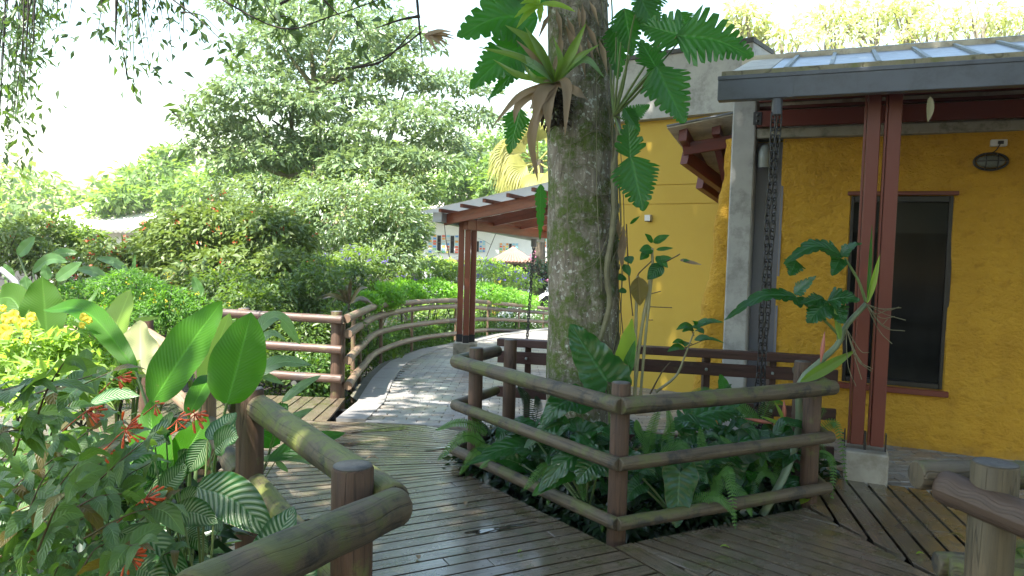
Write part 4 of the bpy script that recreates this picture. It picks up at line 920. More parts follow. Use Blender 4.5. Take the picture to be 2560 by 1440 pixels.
# ================================================================== VEGETATION
def clump(mb, px, py, y, rx, rz, n, L, Wd=.45, ry=None, **kw):
    c = A(px, py, y); a, b = rx/FPX*y, rz/FPX*y
    cloud(mb, c, (a, (a if ry is None else ry), b), n, L, Wd, **kw); return c, a, b
def bush(name, label, cat, cl, mat, L, Wd=.45, flowers=None, stems=5, group=None, zb=None, stemmat=None, part='foliage', **kw):
    """cl: list of (px, py, y, rx_px, rz_px, n)"""
    c0 = A(cl[0][0], cl[0][1], cl[0][2]); z = terr(c0[0], c0[1]) if zb is None else zb
    t = thing(name, label, cat, (c0[0], c0[1], z), group=group); mb = MB(); cs = []
    for c in cl: cs.append(clump(mb, *c[:6], L, Wd, **kw))
    mb.build(part, mat, t)
    mb = MB()
    for i in range(stems):
        q, a, b = cs[i % len(cs)]; d = rng.normal(size=3)*.35
        e = q+np.array([d[0]*a, d[1]*a, abs(d[2])*b]); s = np.array([q[0]+(c0[0]-q[0])*.5+d[0]*a*.5, q[1], z-.1]); P = branch(mb, s, e, max(.01, a*.03), .006, .12, 8, 6)
        for k in range(4): p_ = P[3+k]; e2 = p_+rng.normal(size=3)*[a*.5, a*.5, b*.4]+[0, 0, b*.3]; branch(mb, p_, e2, .008, .003, .1, 5, 5)
    if stems: mb.build('stem', stemmat or M_barkdark, t)
    if flowers:
        for (fm, n, s, nm) in flowers:
            mb = MB(); tot = sum(c[5] for c in cl)
            for (q, a, b), c in zip(cs, cl):
                k = max(1, int(n*c[5]/tot)); P, d = cloudpts(q, (a*1.02, a*1.02, b*1.03), k, .92, -.3, .35)
                for p_ in P:
                    m_ = 5; D = rng.normal(size=(m_, 3))+[0, 0, .6]; leaves(mb, np.tile(p_, (m_, 1))+rng.normal(size=(m_, 3))*s*.5, D, rng.normal(size=(m_, 3)), s, .6)
            mb.build(nm, fm, t)
    return t
# ---- the big trunk in the planter
tb = A(1455, 1180, 5.02); t_main = thing('big_tree', 'thick mossy lichen-covered tree trunk rising out of the fenced planter', 'tree', (tb[0], tb[1], -.1))
ctl = [(1457, 1330, 108), (1456, 1180, 97), (1455, 1000, 90), (1455, 800, 88), (1455, 600, 88), (1453, 420, 86), (1449, 250, 80), (1444, 100, 75), (1441, 0, 73), (1436, -250, 70), (1420, -600, 62)]
pts = catmull([A(c[0], c[1], 5.02) for c in ctl], 80); rad = np.interp(np.linspace(0, 10, 80), range(11), [c[2]/FPX*5.02 for c in ctl])
mb = MB(); ns = 56; V = []
for i, (p, r) in enumerate(zip(pts, rad)):
    for k in range(ns):
        a = 2*math.pi*k/ns; rr = r*(1+.035*math.sin(3*a+p[2]*.8)+.018*math.sin(7*a+p[2]*2.1)+.012*math.sin(15*a+p[2]*1.2+math.sin(p[2]*9))+.015*math.sin(p[2]*7+a)+random.uniform(-.006, .006))
        if i < 8: rr *= 1+.10*(1-i/8)*(1+math.sin(5*a))
        V.append((p[0]+rr*math.cos(a), p[1]+rr*math.sin(a), p[2]))
mb.addnp(np.array(V), np.array([(i*ns+k, i*ns+(k+1) % ns, (i+1)*ns+(k+1) % ns, (i+1)*ns+k) for i in range(79) for k in range(ns)]))
mb.build('trunk', M_bark, t_main)
def tsurf(ang, z, o=0.0):
    i = int(np.argmin(abs(pts[:, 2]-z))); r = rad[i]*1.03+o; return np.array([pts[i][0]+r*math.cos(ang), pts[i][1]+r*math.sin(ang), z])
# crown overhead, above the frame; it shades the deck
mb = MB(); cr = MB(); top = pts[-1]
crown_pts = [(x+random.uniform(-.4, .4), y+random.uniform(-.4, .4), 8.7+random.uniform(-.4, .5)) for x in (-2.9, -1.5, .1, 1.8, 3.5, 5.2) for y in (-2.6, -.8, 1, 2.8, 4.6, 6.4, 8.0) if not (y > 7 and x > -1) and not (x > 3 and (y < 0 or y > 5))]+[(-4.6, 6.6, 8.9), (-3.4, 9.7, 9.2), (-4.9, 8.4, 9.0)]
for i, (x, y, z) in enumerate(crown_pts):
    if i % 2 == 0: branch(mb, top-[0, 0, .4], (x, y, z), .13, .03, .10, 12, 8)
    cloud(cr, (x, y, z), (1.5, 1.5, 1.1), 1700, .24, .5, shell=.1)
# closing boughs
mb.build('limb', M_bark2, t_main)
for k, (x, y, h) in enumerate([(-2.2, -5.2, 7), (.8, -6.4, 8), (3.6, -5.4, 7), (6.4, -3.2, 8), (8.4, .4, 8)]):  # unseen trees added to block sky light and darken the foreground
    t = thing('tree', ('unseen slender tree added behind the viewer at the left to block sky light', 'unseen tallest tree added right behind the viewer to block sky light', 'unseen leafy tree added behind the viewer at the right to block sky light', 'unseen leafy tree added beyond the right end of the deck to block sky light', 'unseen leafy tree added before the right end of the stucco building to block sky light')[k], 'tree', (x, y, -.5)); m2 = MB(); branch(m2, (x, y, -.6), (x, y, h-2), .16, .08, .04, 12, 10); m2.build('trunk', M_bark2, t); m2 = MB()
    for j in range(5): cloud(m2, (x+random.uniform(-1, 1), y+random.uniform(-1, 1), 2.4+j*(h-2.4)/4.5), (1.7, 1.7, 1.1), 900, .26, .5, shell=.2)
    m2.build('crown', L_tree, t); cr.build('crown', L_tree, t_main)
# second overhead tree, trunk outside the frame on the left
t = thing('overhanging_tree', 'tree outside the frame on the left whose leafy branches hang into the top left corner', 'tree', (-11.5, 6.5, -.8))
mb = MB(); cr = MB(); branch(mb, (-11.5, 6.5, -1), (-10.8, 6.3, 7.4), .32, .2, .03, 14, 12)
for (x, y, z, r, h) in [(-9.0, 6.2, 9.0, 1.9, 1.2), (-10.8, 7.8, 9.2, 2.2, 1.6), (-11.2, 4.6, 8.8, 2.2, 1.5)]:
    branch(mb, (-10.8, 6.3, 7.2), (x, y, z), .13, .03, .08, 12, 7); cloud(cr, (x, y, z), (r, r, h), 1700, .24, .5, shell=.2)
# hanging sprays (px, top py, bottom py, distance, leaves)
def spray(tw, lf, px0, py0, px1, py1, y, nl, L, Wd=.36, sag=.1, spread=.12):
    P = catmull([A(px0, py0, y), A((px0+px1)/2+random.uniform(-15, 15), (py0+py1)/2-20*sag*10, y+random.uniform(-.2, .2)), A(px1, py1, y)], 14)
    tube(tw, P, np.linspace(.008, .002, 14), 5, False); i = rng.integers(2, 14, nl); Q = P[i]+rng.normal(size=(nl, 3))*spread*.5
    D = rng.normal(size=(nl, 3))*[.6, .6, .4]+[0, 0, -.75]; leaves(lf, Q, D, rng.normal(size=(nl, 3))+[0, -.4, .4], L*(.6+.7*rng.random(nl)), Wd)
sp = MB(); random.seed(3)
for k in range(19):
    x = random.uniform(-40, 75); L_ = 420-x*2.2+random.uniform(-60, 40); spray(mb, sp, x+30, -60, x, max(60, L_), random.uniform(6.5, 8.5), 32, .105, spread=.2)
for k in range(12):
    x = random.uniform(60, 210); spray(mb, sp, x, -60, x+random.uniform(-30, 10), random.uniform(40, 150), 8, 14, .10, spread=.2)
for k in range(12):
    x = random.uniform(300, 470); spray(mb, sp, x-20, -60, x+random.uniform(-10, 10), random.uniform(70, 235) if x < 430 else random.uniform(40, 110), 7.5, 18, .11, spread=.18)
for (a, b, c, d, n_) in ((420, -10, 620, 170, 24), (450, 30, 560, 90, 14), (640, -30, 720, 100, 30), (560, -40, 640, 60, 26), (250, -40, 240, 110, 18), (430, 280, 470, 350, 7), (880, 40, 900, 90, 8), (700, 40, 760, 90, 18), (880, -60, 960, 30, 26), (780, -60, 820, 20, 24), (900, 120, 915, 150, 6), (320, 200, 300, 110, 10)):
    spray(mb, sp, a, b, c, d, 6.8, n_, .13, spread=.10)
for pp_ in ([(292, -30), (290, 40), (288, 105)], [(520, -20), (700, 70), (830, 40), (1000, -20)], [(880, 170), (960, 150), (1040, 70)], [(1040, -30), (1048, 60), (1056, 152)], [(1053, 80), (1000, 120), (930, 155), (850, 175)], [(1050, 40), (1000, 50), (940, 70)], [(790, -20), (850, 40)], [(700, 10), (760, -20)]):
    P = catmull([A(q[0], q[1], 6.6) for q in pp_], 16); tube(mb, P, np.linspace(.015 if len(pp_) < 4 else .009, .004, 16), 6, False, .15)
mb.build('branch', M_barkdark, t); cr.build('crown', L_tree, t)
sp.build('hanging_foliage', leafmat('hanging leaf', (.03, .06, .028), (.065, .115, .035), .3, .4), t)
# dry bromeliad on the thin branch
mb = MB(); c = A(1062, 88, 6.6)
for k in range(16):
    e = A(1062+random.uniform(25, 80), 95+random.uniform(-25, 45), 6.6+random.uniform(-.15, .15)); blade(mb, [c, (c+e)/2+[0, 0, .02], e], .03, nh=(random.uniform(-1, 1), -1, .3), kind='strap', n=7, m=1)
tag(mb.build('dry_bromeliad', M_dry), 'tuft of dry grey-brown leaves on a thin bare branch in the sky', 'plant')
# ---- large spreading tree in the middle distance
def cl3(mb, c, r, n, L, Wd=.42, **kw): cloud(mb, c, r, n, L, Wd, **kw)
t = thing('spreading_tree', 'large spreading tree with tiered pale green clumps and pale limbs in the middle distance', 'tree', tuple(A(770, 720, 20)-[0, 0, .6]))
T1 = [(700, 425, 17.5, 90, 34), (800, 400, 17.8, 90, 36), (880, 440, 17, 90, 34), (960, 415, 17.6, 90, 36), (610, 430, 17.5, 80, 30), (1050, 430, 17, 80, 34), (850, 360, 17.5, 70, 26), (660, 190, 18, 70, 30), (1040, 290, 18.5, 60, 28), (850, 110, 20, 170, 60), (740, 60, 21, 130, 55), (930, 190, 19.5, 110, 60), (700, 130, 19, 110, 45), (1000, 120, 21, 90, 55), (640, 255, 17.5, 130, 48), (740, 290, 17.5, 110, 42), (540, 320, 18, 90, 45), (600, 360, 19, 90, 40), (880, 270, 19, 120, 42), (1010, 215, 20, 90, 40), (1120, 235, 21, 90, 42), (1170, 320, 21, 70, 42), (1010, 330, 18, 120, 42), (1080, 380, 18.5, 80, 42), (820, 330, 20, 90, 35), (690, 370, 18, 100, 32), (1140, 400, 20, 50, 32), (900, 390, 19, 90, 35), (780, 200, 21, 120, 40), (870, 40, 22, 120, 40), (620, 30, 21, 90, 30), (520, 400, 19, 60, 30)]
mb = MB(); br = MB(); bp = MB()
for c in T1:
    c = (c[0]-10*(c[0] < 700)+15*(c[0] > 1000), c[1]*.97-12, c[2], c[3]*1.04, c[4]*.84); k = int(c[3]*c[4]*.21); q, a, b = clump(mb, *c, k, .20, .40, shell=.35, low=-.55, lump=.45, droop=.25)
f1, f2, f3 = A(735, 440, 19.5), A(790, 460, 20), A(940, 470, 19.5); base = A(800, 740, 20)
branch(br, base-[0, 0, 1], f2, .22, .16, .04, 10, 10); branch(br, f2, A(790, 225, 20), .15, .09, .06, 12, 8); branch(br, base, f3, .22, .15, .08, 10, 8); branch(br, base, f1, .22, .16, .06, 10, 8)
for (a, b, y) in ((790, 225, 20),):
    for e in ((690, 90, 20), (850, 60, 20), (770, 40, 20), (930, 110, 20), (880, 190, 20)): branch(br, A(a, b, y), A(e[0], e[1], y), .09, .02, .08, 10, 6)
branch(br, A(790, 235, 20), A(700, 200, 19.5), .07, .03, .06); 
for e in ((540, 370, 19), (640, 290, 18), (720, 260, 18), (590, 395, 19)): branch(br, f1, A(*e), .11, .02, .08, 12, 6, sag=.03)
branch(bp, A(752, 420, 18.6), A(722, 325, 18), .11, .07, .04, 8, 7); branch(bp, A(722, 325, 18), A(680, 300, 18), .05, .02)
for e in ((1040, 380, 19), (1120, 260, 20), (1160, 330, 20), (1010, 230, 20), (920, 290, 19.5), (1100, 410, 19)): branch(br, f3, A(*e), .11, .02, .08, 12, 6)
br.build('trunk', simple('pale mossy limb', (.20, .185, .11), .85, .3, 7, .6, .02, c2=(.12, .12, .05)), t); bp.build('dark_limb', M_barkdark, t)
mb.build('crown', leafmat('spreading tree leaf', (.095, .16, .065), (.22, .30, .145), .25, .30, (.30, .42, .12), spec=.8), t)
# bromeliads perched on its limbs
for (px, py, y, s, lb) in ((720, 415, 18.8, 50, 'green strappy bromeliad tuft at the left fork of the spreading tree'), (895, 415, 18.8, 60, 'large light green bromeliad tuft in the middle fork of the spreading tree'), (960, 440, 19, 52, 'green bromeliad tuft low on the right fork of the spreading tree'), (845, 440, 18.9, 42, 'small green bromeliad tuft between the forks of the spreading tree')):
    mb = MB(); c = A(px, py+20, y)
    for k in range(26):
        a = random.uniform(-1.5, 1.5); r = s*random.uniform(.6, 1)/FPX*y; d = np.array([math.sin(a), random.uniform(-.6, .3), abs(math.cos(a))*.9]); blade(mb, [c, c+d*r*.6+[0, 0, .05], c+d*r+[0, 0, -.06*abs(a)]], .07, kind='strap', n=6, m=1)
    tag(mb.build('bromeliad', L_strap), lb, 'bromeliad', 'bromeliads on the spreading tree')
# ---- fine-leaved round tree under it
bush('round_tree', 'dense grey-green fine-leaved round tree below the spreading tree', 'tree', [(850, 560, 16, 190, 95, 6200), (980, 560, 15.5, 110, 90, 3600), (700, 500, 17, 170, 60, 3600), (900, 480, 17, 170, 50, 3000), (1030, 480, 17, 70, 60, 1400), (960, 640, 15, 110, 45, 1500), (600, 480, 18, 90, 40, 1200)], leafmat('fine leaf', (.09, .155, .07), (.18, .24, .125), .28, .33, spec=.7), .13, .36, stems=12, shell=.45, stemmat=M_cane, part='crown')
# ---- far trees, washed out
for (lb, cl, mt, L_) in (
    ('far pale tree on the slope at the left behind the round tree', [(400, 440, 48, 80, 50, 700), (350, 500, 46, 70, 44, 600), (460, 500, 45, 80, 70, 1000), (430, 390, 50, 50, 30, 500)], L_pale, .5),
    ('far small pale tree left of the big spreading tree', [(300, 500, 44, 60, 34, 600), (270, 540, 44, 60, 24, 400), (330, 450, 50, 35, 25, 300)], L_pale, .5),
    ('far bright tree seen between spreading tree and palm', [(1180, 430, 42, 90, 60, 1500), (1130, 480, 42, 80, 40, 900), (1250, 470, 40, 70, 50, 1200)], L_pale, .4),
    ('far bright green wood behind the pergola roof', [(1330, 420, 50, 90, 70, 1700), (1240, 380, 55, 80, 60, 1200), (1400, 330, 55, 90, 60, 900)], L_pale, .5),
    ('far yellow-green tree seen under the spreading tree', [(650, 420, 40, 110, 60, 1800), (560, 470, 40, 90, 50, 1200), (800, 400, 42, 100, 50, 1300), (960, 400, 42, 100, 50, 1300)], L_pale, .38)):
    bush('far_tree', lb, 'tree', cl, mt, L_, .5, stems=4, group='far trees beyond the garden', shell=.3, part='crown')
# ---- trees above the roof at the right
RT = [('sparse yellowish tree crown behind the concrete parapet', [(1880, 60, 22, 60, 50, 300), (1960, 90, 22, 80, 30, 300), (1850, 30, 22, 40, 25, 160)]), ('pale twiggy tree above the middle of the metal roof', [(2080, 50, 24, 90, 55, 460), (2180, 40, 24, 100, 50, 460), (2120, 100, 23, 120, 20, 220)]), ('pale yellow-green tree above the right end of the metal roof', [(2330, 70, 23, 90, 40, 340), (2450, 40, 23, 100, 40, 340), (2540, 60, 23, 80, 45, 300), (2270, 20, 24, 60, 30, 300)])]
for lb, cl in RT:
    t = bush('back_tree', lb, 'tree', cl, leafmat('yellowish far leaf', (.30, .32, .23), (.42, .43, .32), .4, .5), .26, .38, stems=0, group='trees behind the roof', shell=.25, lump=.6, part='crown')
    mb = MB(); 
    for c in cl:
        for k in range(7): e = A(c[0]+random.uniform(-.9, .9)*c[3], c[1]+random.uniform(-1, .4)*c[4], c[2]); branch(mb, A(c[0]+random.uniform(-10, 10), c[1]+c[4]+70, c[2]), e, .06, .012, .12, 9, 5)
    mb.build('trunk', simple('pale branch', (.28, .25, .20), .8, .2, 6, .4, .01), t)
# ---- fan palm
t = thing('fan_palm', 'fan palm with drooping straw-yellow fronds behind the pergola roof', 'palm', tuple(A(1345, 660, 24)))
mb = MB(); branch(mb, A(1345, 760, 24), A(1345, 400, 24), .22, .18, .02, 10, 10); mb.build('trunk', M_bark2, t); c = A(1345, 405, 24)
for (ex_, ey) in ((1240, 400), (1235, 440), (1260, 480), (1300, 500), (1280, 385), (1320, 350), (1350, 490), (1400, 470), (1430, 420), (1400, 370), (1340, 340), (1290, 450)):
    mb = MB(); e = A(ex_, ey, 24+random.uniform(-1.2, .5)); h = c+(e-c)*.55+[0, 0, .2]; tube(mb, [c, h], .03, 5, False); d = nrm(h-c)
    S = nrm(np.cross(d, [0, -1, .2]))
    for k in range(20):
        a = (k-9.5)/9.5*1.25; r = 1.15*(1-.15*abs(a)); dd = d*math.cos(a)+S*math.sin(a); m1 = h+dd*r*.55; q = h+dd*r*.8+[0, random.uniform(-.1, .1), -.45*r]
        blade(mb, [h, m1, q], .075, kind='strap', n=6, m=1, fold=.3)
    mb.build('frond', L_palm, t)
# ---- garden shrubs, far to near
bush('firebush', 'tall rounded shrub dotted with small red flowers left of the round tree', 'shrub', [(570, 570, 12, 150, 75, 3600), (480, 620, 11.5, 110, 75, 2600), (680, 600, 11.5, 100, 85, 2600), (400, 590, 12, 60, 50, 800), (600, 690, 11, 160, 80, 3600), (720, 690, 10.6, 90, 70, 1500), (440, 700, 11, 80, 50, 900)], L_red, .13, .42, flowers=[(M_redf, 95, .045, 'flower')], stems=12, shell=.5)
bush('leafy_bush', 'bush with reddish foliage at the far left edge above the banana leaves', 'shrub', [(80, 590, 13, 70, 50, 1300), (40, 620, 12, 60, 60, 1000), (110, 650, 12, 60, 40, 700)], L_red, .12, .42, flowers=[(M_redf, 14, .05, 'flower')], group='garden shrubs', lump=.5)
bush('leafy_bush', 'small fresh green bush right of the reddish bush at the far left', 'shrub', [(140, 560, 14, 50, 24, 500), (215, 600, 13.5, 42, 34, 700), (170, 620, 13.5, 60, 24, 500)], L_bush, .12, .42, group='garden shrubs', lump=.5)
bush('leafy_bush', 'loose bush with orange flowers between banana leaves and the red-flowered shrub', 'shrub', [(270, 650, 12, 90, 45, 1300), (350, 640, 12, 70, 40, 1000), (230, 690, 11.5, 90, 40, 900), (320, 700, 11.5, 90, 40, 900)], L_red, .12, .42, flowers=[(M_redf, 60, .06, 'flower')], group='garden shrubs', lump=.5)
bush('feathery_shrub', 'bright feathery green shrub with tiny yellow flowers behind the big paddle leaves', 'shrub', [(330, 730, 8.6, 100, 55, 3200), (420, 770, 8.4, 80, 55, 2600), (210, 740, 8.6, 60, 40, 1300), (300, 800, 8.2, 130, 50, 2500), (520, 800, 8.4, 70, 60, 1200)], leafmat('feathery leaf', (.05, .13, .02), (.10, .22, .04), .4, .5), .06, .3, flowers=[(M_yellow, 40, .025, 'flower')], stems=8, jit=.8)
bush('wild_shrub', 'dark tangled undergrowth shrub left of the brown fence post', 'shrub', [(620, 800, 8.8, 90, 90, 2600), (700, 760, 9.4, 90, 70, 2200), (560, 720, 9.8, 90, 60, 1400), (640, 900, 8.4, 110, 60, 1800)], L_wild, .085, .4, stems=16, shell=.3, group='undergrowth behind the brown fence', flowers=[(M_yellow, 8, .02, 'flower')])
bush('wild_shrub', 'taller tangled shrub with upright stems right behind the brown fence post', 'shrub', [(800, 740, 9.6, 80, 80, 2600), (850, 830, 8.9, 60, 90, 1900), (760, 860, 8.6, 80, 80, 2200), (800, 930, 8.2, 80, 50, 1200), (880, 700, 11, 60, 50, 900)], L_wild, .08, .38, stems=20, shell=.3, group='undergrowth behind the brown fence')
bush('salvia', 'shrub with violet-blue flower spikes above the end of the pole fence', 'shrub', [(800, 665, 13, 80, 30, 1100), (900, 650, 14, 70, 28, 900), (960, 690, 14.5, 70, 28, 800)], L_bush, .10, .34, flowers=[(M_purple, 60, .05, 'flower')], group='blue-flowering shrubs')
bush('salvia', 'grey-green shrub with violet spikes above the hedge right of the pergola post', 'shrub', [(1250, 690, 22, 60, 26, 800), (1310, 705, 23, 50, 22, 600), (1210, 670, 24, 50, 22, 500)], L_bush, .14, .34, flowers=[(M_purple, 60, .07, 'flower')], group='blue-flowering shrubs')
bush('leafy_bush', 'mid green bush above the hedge just left of the pergola post', 'shrub', [(1060, 680, 20, 90, 34, 1800), (980, 665, 18, 60, 30, 900), (1130, 690, 20, 50, 30, 800)], L_bush, .13, .4, group='garden shrubs')
bush('leafy_bush', 'light green bush below the stained-glass windows right of the pergola post', 'shrub', [(1210, 670, 26, 60, 26, 700), (1290, 690, 26, 60, 22, 700), (1090, 660, 27, 60, 20, 500)], L_lime, .16, .4, group='garden shrubs')
bush('bougainvillea', 'dark bush with pink flowers beside the far rain chain under the poles', 'shrub', [(1350, 680, 24, 40, 38, 900), (1385, 700, 24, 40, 38, 700)], L_dark, .13, .45, flowers=[(M_pink, 40, .08, 'flower')], group='garden shrubs')
# clipped hedge clumps just behind the pole fence
HG = [('first bright green hedge clump, nearest the end of the pole fence', [(950, 745, 11.6, 60, 34, 2300), (910, 760, 10.6, 40, 30, 900)]), ('second bright green hedge clump along the pole fence', [(1010, 735, 13.8, 55, 32, 2300)]), ('third bright green hedge clump, directly left of the pergola post', [(1085, 730, 15.4, 60, 32, 2400), (1130, 740, 15.8, 30, 24, 700)]), ('bright green hedge clump directly right of the pergola post', [(1215, 735, 17.8, 50, 28, 1800)]), ('bright green hedge clump in front of the white car', [(1290, 752, 19.6, 52, 24, 1600), (1262, 740, 19, 40, 22, 900)]), ('last bright green hedge clump beside the trunk', [(1355, 765, 21.6, 46, 24, 1400)])]
for lb, cl in HG: bush('hedge_shrub', lb, 'shrub', cl, L_hedge, .075, .45, stems=3, group='bright green hedge along the pole fence', shell=.75, lump=.2, low=-.7, up=.5, jit=.8)
# climbing ground cover between fence and hedge
mb = MB()
for k in range(34):
    y = 7.9+k*.42; x = fence_x(y)-.38; z = slope_z(y); cloud(mb, (x, y, z+.10), (.24, .35, .42), 560, .07, .5, shell=.3, low=-.6)
tag(mb.build('climbing_leaves', leafmat('ivy leaf', (.03, .085, .015), (.09, .18, .03), .3, .35)), 'mass of small green climbing leaves growing through the curved pole fence', 'ground cover', kind='stuff')
mb = MB(); 
for k in range(60):
    x, y = random.uniform(-7, -1.9), random.uniform(7.7, 9.4); cloud(mb, (x, y, terr(x, y)+.15), (.4, .3, .22), 130, .09, .42, shell=.2, low=-.4)
for k in range(90):
    x, y = random.uniform(-12, -2.2), random.uniform(9.5, 19); cloud(mb, (x, y, terr(x, y)+.3), (.8, .7, .45), 120, .14, .45, shell=.2, low=-.4)
for k in range(60):
    x = random.uniform(-4.6, -1.75); y = random.uniform(1.3, 4.6)
    if x > -1.15-(y-3)*.5: continue
    cloud(mb, (x, y, -.30), (.35, .35, .22), 110, .11, .45, shell=.2, low=-.3)
tag(mb.build('ground_plants', L_wild), 'low mixed green plants covering the garden soil', 'ground cover', kind='stuff')
mb = MB(); x = None
for k in range(130):
    x, y = random.uniform(-22, 14), random.uniform(19, 40)
    if -3 < x < 1.6 and y < 24: continue
    cloud(mb, (x, y, terr(x, y)+.5), (1.6, 1.3, .8), 170, .26, .45, shell=.3, low=-.3)
tag(mb.build('distant_shrubbery', L_bush), 'distant green shrubbery filling the garden slope', 'shrubbery', kind='stuff')
mb = MB()
for k in range(46):
    x, y = -70+k*3.4+random.uniform(-1, 1), random.uniform(60, 75); h = random.uniform(5, 9); cloud(mb, (x, y, h*.35), (4.2, 3, h*.8), 420, .9, .5, shell=.4, low=-.3)
tag(mb.build('far_wood', L_pale), 'pale far-off wood on the slope behind the garden', 'wood', kind='stuff')
# cordyline by the fence end
t = thing('cordyline', 'dark red-leaved cordyline standing at the near end of the pole fence', 'plant', tuple(A(875, 850, 8.8)))
mb = MB(); c = A(872, 760, 8.8)
for k in range(16): a = random.uniform(-1.3, 1.5); r = random.uniform(.16, .34); d = np.array([math.sin(a), random.uniform(-.5, .3), math.cos(a)]); blade(mb, [c, c+d*r*.6+[0, 0, .03], c+d*r+[.03*a, 0, -.06*abs(a)]], .05, kind='lance', n=8, m=1)
mb.build('leaf', leafmat('cordyline leaf', (.03, .012, .012), (.05, .06, .025), .25, .25, spec=.6), t); mb = MB(); tube(mb, [A(878, 990, 8.8), c], .012, 6); mb.build('stem', M_barkdark, t)
# ---- banana and heliconia leaves, left middle distance
def plantof(name, label, cat, specs, mat, base=None, group=None, stem=None, sr=.008, part='leaf', reach=9):
    """specs: (a, b, width_px, ya, yb, dict). every leaf is a mesh of its own, joined by a stalk to the base"""
    b0 = A(*base) if base is not None else A(specs[0][0][0], specs[0][0][1], specs[0][3]); t = thing(name, label, cat, tuple(b0), group=group); st = MB()
    for s in specs:
        a, b, w_, ya, yb, kw = s; kw = dict(kw); m_ = kw.pop('mat', mat); mb = MB(); p, q = camleaf(mb, a, b, w_, ya, yb, **kw); mb.build(part, m_, t)
        if stem is not None and base is not None and np.linalg.norm(p-b0) < reach and not (reach < 9 and p[0] < b0[0]-.1): branch(st, b0, p+(q-p)*.02, sr, sr*.5, .06, 9, 6)
    if stem is not None and st.n: st.build('stem', stem, t)
    return t
plantof('banana_plant', 'group of green banana leaves at the left edge behind the feathery shrub', 'plant', [((45, 640), (88, 592), 34, 8.4, 8.4, {}), ((80, 680), (170, 655), 30, 8.4, 8.2, dict(bend=.15)), ((115, 652), (195, 632), 26, 8.6, 8.6, dict(bend=.1)), ((140, 700), (205, 655), 34, 8.0, 8.0, {}), ((120, 700), (112, 660), 28, 8.2, 8.2, {}), ((70, 730), (62, 690), 34, 7.8, 7.8, {}), ((30, 700), (10, 660), 30, 8, 8, {})], L_banana, (110, 800, 8.2), stem=M_stem, sr=.02)
plantof('banana_plant', 'blue-green banana leaves among shrubs in the left middle distance', 'plant', [((285, 715), (190, 672), 26, 8.9, 9.1, dict(bend=.1)), ((330, 690), (240, 645), 22, 9.2, 9.4, dict(bend=.1)), ((310, 740), (200, 700), 30, 8.8, 8.8, dict(bend=.1)), ((332, 700), (338, 635), 12, 9.2, 9.2, {}), ((505, 740), (482, 690), 26, 8.6, 8.6, {})], L_banana, (310, 820, 9), stem=M_stem, sr=.02)
# ---- big paddle-leaf plants by the left fence
plantof('paddle_leaf_plant', 'plant with huge glossy backlit paddle leaves behind the left fence post', 'plant', [
 ((378, 1010), (556, 752), 128, 3.35, 3.5, dict(bend=.03, side=-.25, up=.15, fold=.16)), ((566, 1012), (628, 780), 140, 3.15, 3.3, dict(bend=.0, side=.1, up=.1, fold=.14, curl=.15)),
 ((392, 1260), (375, 1000), 118, 2.9, 3.1, dict(up=.1, fold=.25)), ((345, 930), (108, 775), 58, 3.4, 3.9, dict(bend=.14, up=.9, fold=.35)), ((470, 1040), (560, 930), 60, 3.2, 3.6, dict(bend=.12, up=.7)), ((430, 1190), (520, 1040), 90, 3.0, 3.1, dict(up=.1)), ((505, 960), (575, 782), 62, 3.7, 3.8, dict(mat=L_biglight, side=.5))], L_big, (470, 1560, 3.15), stem=M_stem, sr=.012)
plantof('paddle_leaf_plant', 'sunlit pale paddle-leaf plant with one leaf coloured yellowish white for glaring sun', 'plant', [((352, 945), (350, 800), 118, 3.75, 3.75, dict(mat=leafmat('sunlit leaf tone', (.62, .62, .30), (.75, .72, .42), .5, .4, (.9, .85, .45), uvvein=26), side=-.2, up=.5, wave=.06)), ((262, 880), (328, 722), 92, 4.0, 4.1, dict(mat=L_biglight, side=-.3, up=.4)), ((335, 800), (400, 795), 16, 3.8, 3.8, dict(up=.9, mat=L_biglight)), ((410, 990), (452, 880), 46, 3.9, 3.9, dict(mat=L_biglight)), ((205, 1000), (160, 870), 76, 3.6, 3.7, dict(up=.4)), ((290, 1010), (238, 895), 64, 3.6, 3.7, dict(up=.6, side=.3)), ((120, 990), (60, 900), 70, 3.6, 3.7, dict(up=.7))], L_biglight, (330, 1350, 3.9), stem=M_stem, sr=.012)  # near-white leaf colour paints in the glare of direct sun
plantof('paddle_leaf_plant', 'dull green paddle-leaf plant at the left edge above the yellow flowers', 'plant', [((118, 850), (105, 690), 112, 4.3, 4.3, dict(side=.1, up=.1)), ((75, 820), (-5, 745), 84, 4.3, 4.4, dict(bend=.25, up=.1)), ((190, 820), (246, 722), 30, 4.4, 4.5, dict(side=-.6)), ((205, 850), (240, 760), 40, 4.4, 4.5, {})], leafmat('dull paddle leaf', (.05, .13, .018), (.08, .18, .025), .42, .35, (.15, .38, .03), uvvein=26), (110, 1200, 4.3), stem=M_stem, sr=.012)
